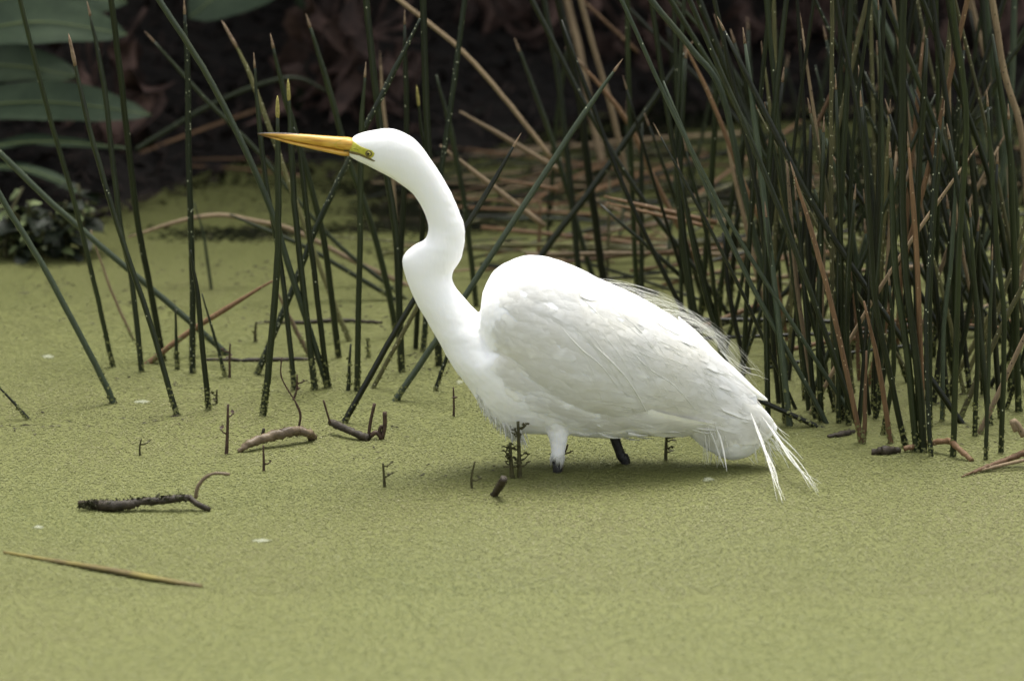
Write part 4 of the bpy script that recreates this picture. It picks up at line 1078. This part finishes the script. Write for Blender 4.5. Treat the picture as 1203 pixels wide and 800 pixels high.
# withered plants with hanging dry leaves
def withered(pxs, pys, y, n, label, seed):
    r_ = random.Random(seed); b = PL((pxs[0] + pxs[1]) / 2, pys[1] + 30, y); b.z = ground_h(b.x, b.y)
    root = empty('withered_plant', b); tag(root, label, 'plant')
    for s in range(4):
        t = PL(r_.uniform(*pxs), pys[0] - 20, y + r_.uniform(-.05, .1)); 
        v, f = tube(catmull([b + Vector((r_.uniform(-.08, .08), r_.uniform(0, .08), -.03)), (b + t) / 2 + Vector((r_.uniform(-.03, .03), .03, 0)), t], 4), [.005] * 9, 6); mesh_obj('stem', v, f, M['leaf_dead'], root, origin=b)
    for i in range(n):
        p = PL(r_.uniform(*pxs), r_.uniform(*pys), y + r_.uniform(-.08, .15))
        put(r_.choice(dead), 'dry_leaf', root, p, (r_.uniform(-.8, .8), r_.uniform(.6, 1.9), r_.uniform(0, 6.28)), r_.uniform(.6, 1.25))
withered((330, 490), (-10, 150), 2.75, 60, 'withered plant with hanging brown leaves behind the head', 1)
withered((545, 650), (-10, 105), 3.45, 50, 'withered plant with hanging tan leaves above the neck bend', 2)
withered((690, 830), (-10, 105), 3.5, 42, 'withered plant with brown leaves behind the pale thick stalk', 3)
withered((60, 180), (30, 150), 2.45, 26, 'withered reddish leaves behind the broad leaved plant', 4)
withered((860, 1000), (-10, 80), 3.55, 34, 'withered plant with brown leaves behind the dense clump', 5)
withered((1060, 1200), (-10, 80), 3.55, 34, 'withered plant at the outer end of the dense clump', 6)
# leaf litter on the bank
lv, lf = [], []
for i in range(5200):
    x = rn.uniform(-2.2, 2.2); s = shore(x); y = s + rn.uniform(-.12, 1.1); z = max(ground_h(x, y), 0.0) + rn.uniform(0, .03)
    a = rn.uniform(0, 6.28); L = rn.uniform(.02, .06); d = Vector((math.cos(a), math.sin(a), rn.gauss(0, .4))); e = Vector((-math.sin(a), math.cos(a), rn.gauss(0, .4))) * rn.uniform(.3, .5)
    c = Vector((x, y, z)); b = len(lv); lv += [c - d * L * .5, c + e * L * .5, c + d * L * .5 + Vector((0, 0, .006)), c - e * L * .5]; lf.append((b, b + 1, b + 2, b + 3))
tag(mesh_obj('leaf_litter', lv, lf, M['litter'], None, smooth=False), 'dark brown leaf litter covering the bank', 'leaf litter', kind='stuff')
# evergreen shrubs added above view to block sky and backlight behind the bank
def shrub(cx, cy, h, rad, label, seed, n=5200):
    r_ = random.Random(seed); b = Vector((cx, cy, ground_h(cx, cy))); root = empty('sky_screen_shrub', b); tag(root, label, 'shrub', None)
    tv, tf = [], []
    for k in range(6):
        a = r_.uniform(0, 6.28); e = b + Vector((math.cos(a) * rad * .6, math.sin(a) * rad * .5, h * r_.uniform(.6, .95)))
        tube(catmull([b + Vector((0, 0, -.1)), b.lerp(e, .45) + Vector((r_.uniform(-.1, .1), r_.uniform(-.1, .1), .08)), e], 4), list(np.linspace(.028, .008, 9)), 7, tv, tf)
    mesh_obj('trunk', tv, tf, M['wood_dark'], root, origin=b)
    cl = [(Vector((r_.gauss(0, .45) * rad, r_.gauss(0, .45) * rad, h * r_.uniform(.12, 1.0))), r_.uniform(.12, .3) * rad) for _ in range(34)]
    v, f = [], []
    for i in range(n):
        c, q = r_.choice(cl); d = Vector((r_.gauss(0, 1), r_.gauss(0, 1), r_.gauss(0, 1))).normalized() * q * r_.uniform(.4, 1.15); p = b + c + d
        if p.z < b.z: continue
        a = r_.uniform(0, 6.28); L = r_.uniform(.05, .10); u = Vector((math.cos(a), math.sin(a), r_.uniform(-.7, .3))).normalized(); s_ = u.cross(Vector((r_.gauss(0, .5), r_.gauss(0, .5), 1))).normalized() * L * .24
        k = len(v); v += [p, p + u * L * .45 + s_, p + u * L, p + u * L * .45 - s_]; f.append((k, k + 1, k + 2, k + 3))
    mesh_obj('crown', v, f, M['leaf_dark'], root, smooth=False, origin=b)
for i, (x, y, h, r_, lab) in enumerate([(-1.75, 3.3, 1.5, .7, 'added evergreen shrub screening the sky behind the broad leaved plant'), (-.75, 3.55, 1.7, .75, 'added evergreen shrub screening the sky over the hollow behind the bill'), (.3, 4.3, 1.8, .8, 'added evergreen shrub screening the sky behind the withered leaves'), (1.2, 4.3, 1.7, .75, 'added evergreen shrub screening the sky behind the dense clump'), (2.1, 4.2, 1.6, .75, 'added evergreen shrub screening the sky past the outer side of the clump')]):
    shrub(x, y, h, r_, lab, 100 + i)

def shade_tree(cx, cy, label, seed):  # tree added out of view; its crown shades the bank and far water
    r_ = random.Random(seed); b = Vector((cx, cy, ground_h(cx, cy))); root = empty('added_shade_tree', b); tag(root, label, 'tree')
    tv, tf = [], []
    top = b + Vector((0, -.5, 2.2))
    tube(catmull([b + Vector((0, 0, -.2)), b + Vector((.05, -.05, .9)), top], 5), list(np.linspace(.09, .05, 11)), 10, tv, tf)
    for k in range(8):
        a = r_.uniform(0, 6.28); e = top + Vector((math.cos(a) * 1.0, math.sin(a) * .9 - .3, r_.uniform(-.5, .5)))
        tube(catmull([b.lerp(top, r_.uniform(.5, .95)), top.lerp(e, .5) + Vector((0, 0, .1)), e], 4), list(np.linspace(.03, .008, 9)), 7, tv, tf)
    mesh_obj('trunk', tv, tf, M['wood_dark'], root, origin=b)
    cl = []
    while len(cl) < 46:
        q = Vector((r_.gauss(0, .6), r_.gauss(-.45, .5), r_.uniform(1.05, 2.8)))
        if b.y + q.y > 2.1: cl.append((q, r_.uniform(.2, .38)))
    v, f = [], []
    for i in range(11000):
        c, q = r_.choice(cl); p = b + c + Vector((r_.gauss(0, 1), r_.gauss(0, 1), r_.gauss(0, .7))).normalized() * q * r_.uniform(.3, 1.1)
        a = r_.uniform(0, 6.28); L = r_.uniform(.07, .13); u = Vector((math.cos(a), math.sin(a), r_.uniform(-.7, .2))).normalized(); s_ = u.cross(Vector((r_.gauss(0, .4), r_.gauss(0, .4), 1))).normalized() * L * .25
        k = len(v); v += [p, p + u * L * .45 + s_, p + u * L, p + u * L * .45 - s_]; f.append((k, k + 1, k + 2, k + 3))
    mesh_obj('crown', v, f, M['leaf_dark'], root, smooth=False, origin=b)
for i, (x, lab) in enumerate([(-2.3, 'added unseen tree shading the bank above the broad leaved plant'), (-.6, 'added unseen tree shading the dark hollow'), (.4, 'added unseen tree shading the withered plants'), (1.5, 'added unseen tree shading the dense reed clump')]):
    shade_tree(x, 3.75 + (.45 if x > 0 else 0) + .1 * (i % 2), lab, 300 + i)

# dark wet chips and rotting bits caught in the duckweed
dv, df = [], []; drn = random.Random(404)
tries = 0
while len(df) < 2600 * 2 and tries < 60000:
    tries += 1
    px_, py_ = drn.uniform(-10, 1213), 170 + 390 * drn.random() ** 1.3
    c = G(px_, py_, .0025)
    dens = noise.noise((c.x * 3.1, c.y * 5.5, 9.9)) + 0.45 * noise.noise((c.x * 13, c.y * 20, 2.2)) - .10 + .28 * max(0, min(1, c.y / 1.2)) - (.5 if py_ > 520 and drn.random() < .8 else 0)
    if drn.random() > dens * 1.4 or c.y > shore(c.x) - .05: continue
    L = drn.uniform(.002, .007) * (2.2 if drn.random() < .10 else 1); a = drn.gauss(0, .7); d = Vector((math.cos(a), math.sin(a), drn.gauss(0, .1))) * L; e = Vector((-math.sin(a), math.cos(a), 0)) * drn.uniform(.0008, .0022)
    k = len(dv); up_ = Vector((0, 0, drn.uniform(.0008, .0025)))
    dv += [c - d, c + e, c + d, c - e, c + up_]; df += [(k, k + 1, k + 4), (k + 1, k + 2, k + 4), (k + 2, k + 3, k + 4), (k + 3, k, k + 4)]
tag(mesh_obj('plant_debris', dv, df, M['wood_dark'], None, smooth=False), 'small dark rotting plant bits scattered in the duckweed', 'debris', kind='stuff')
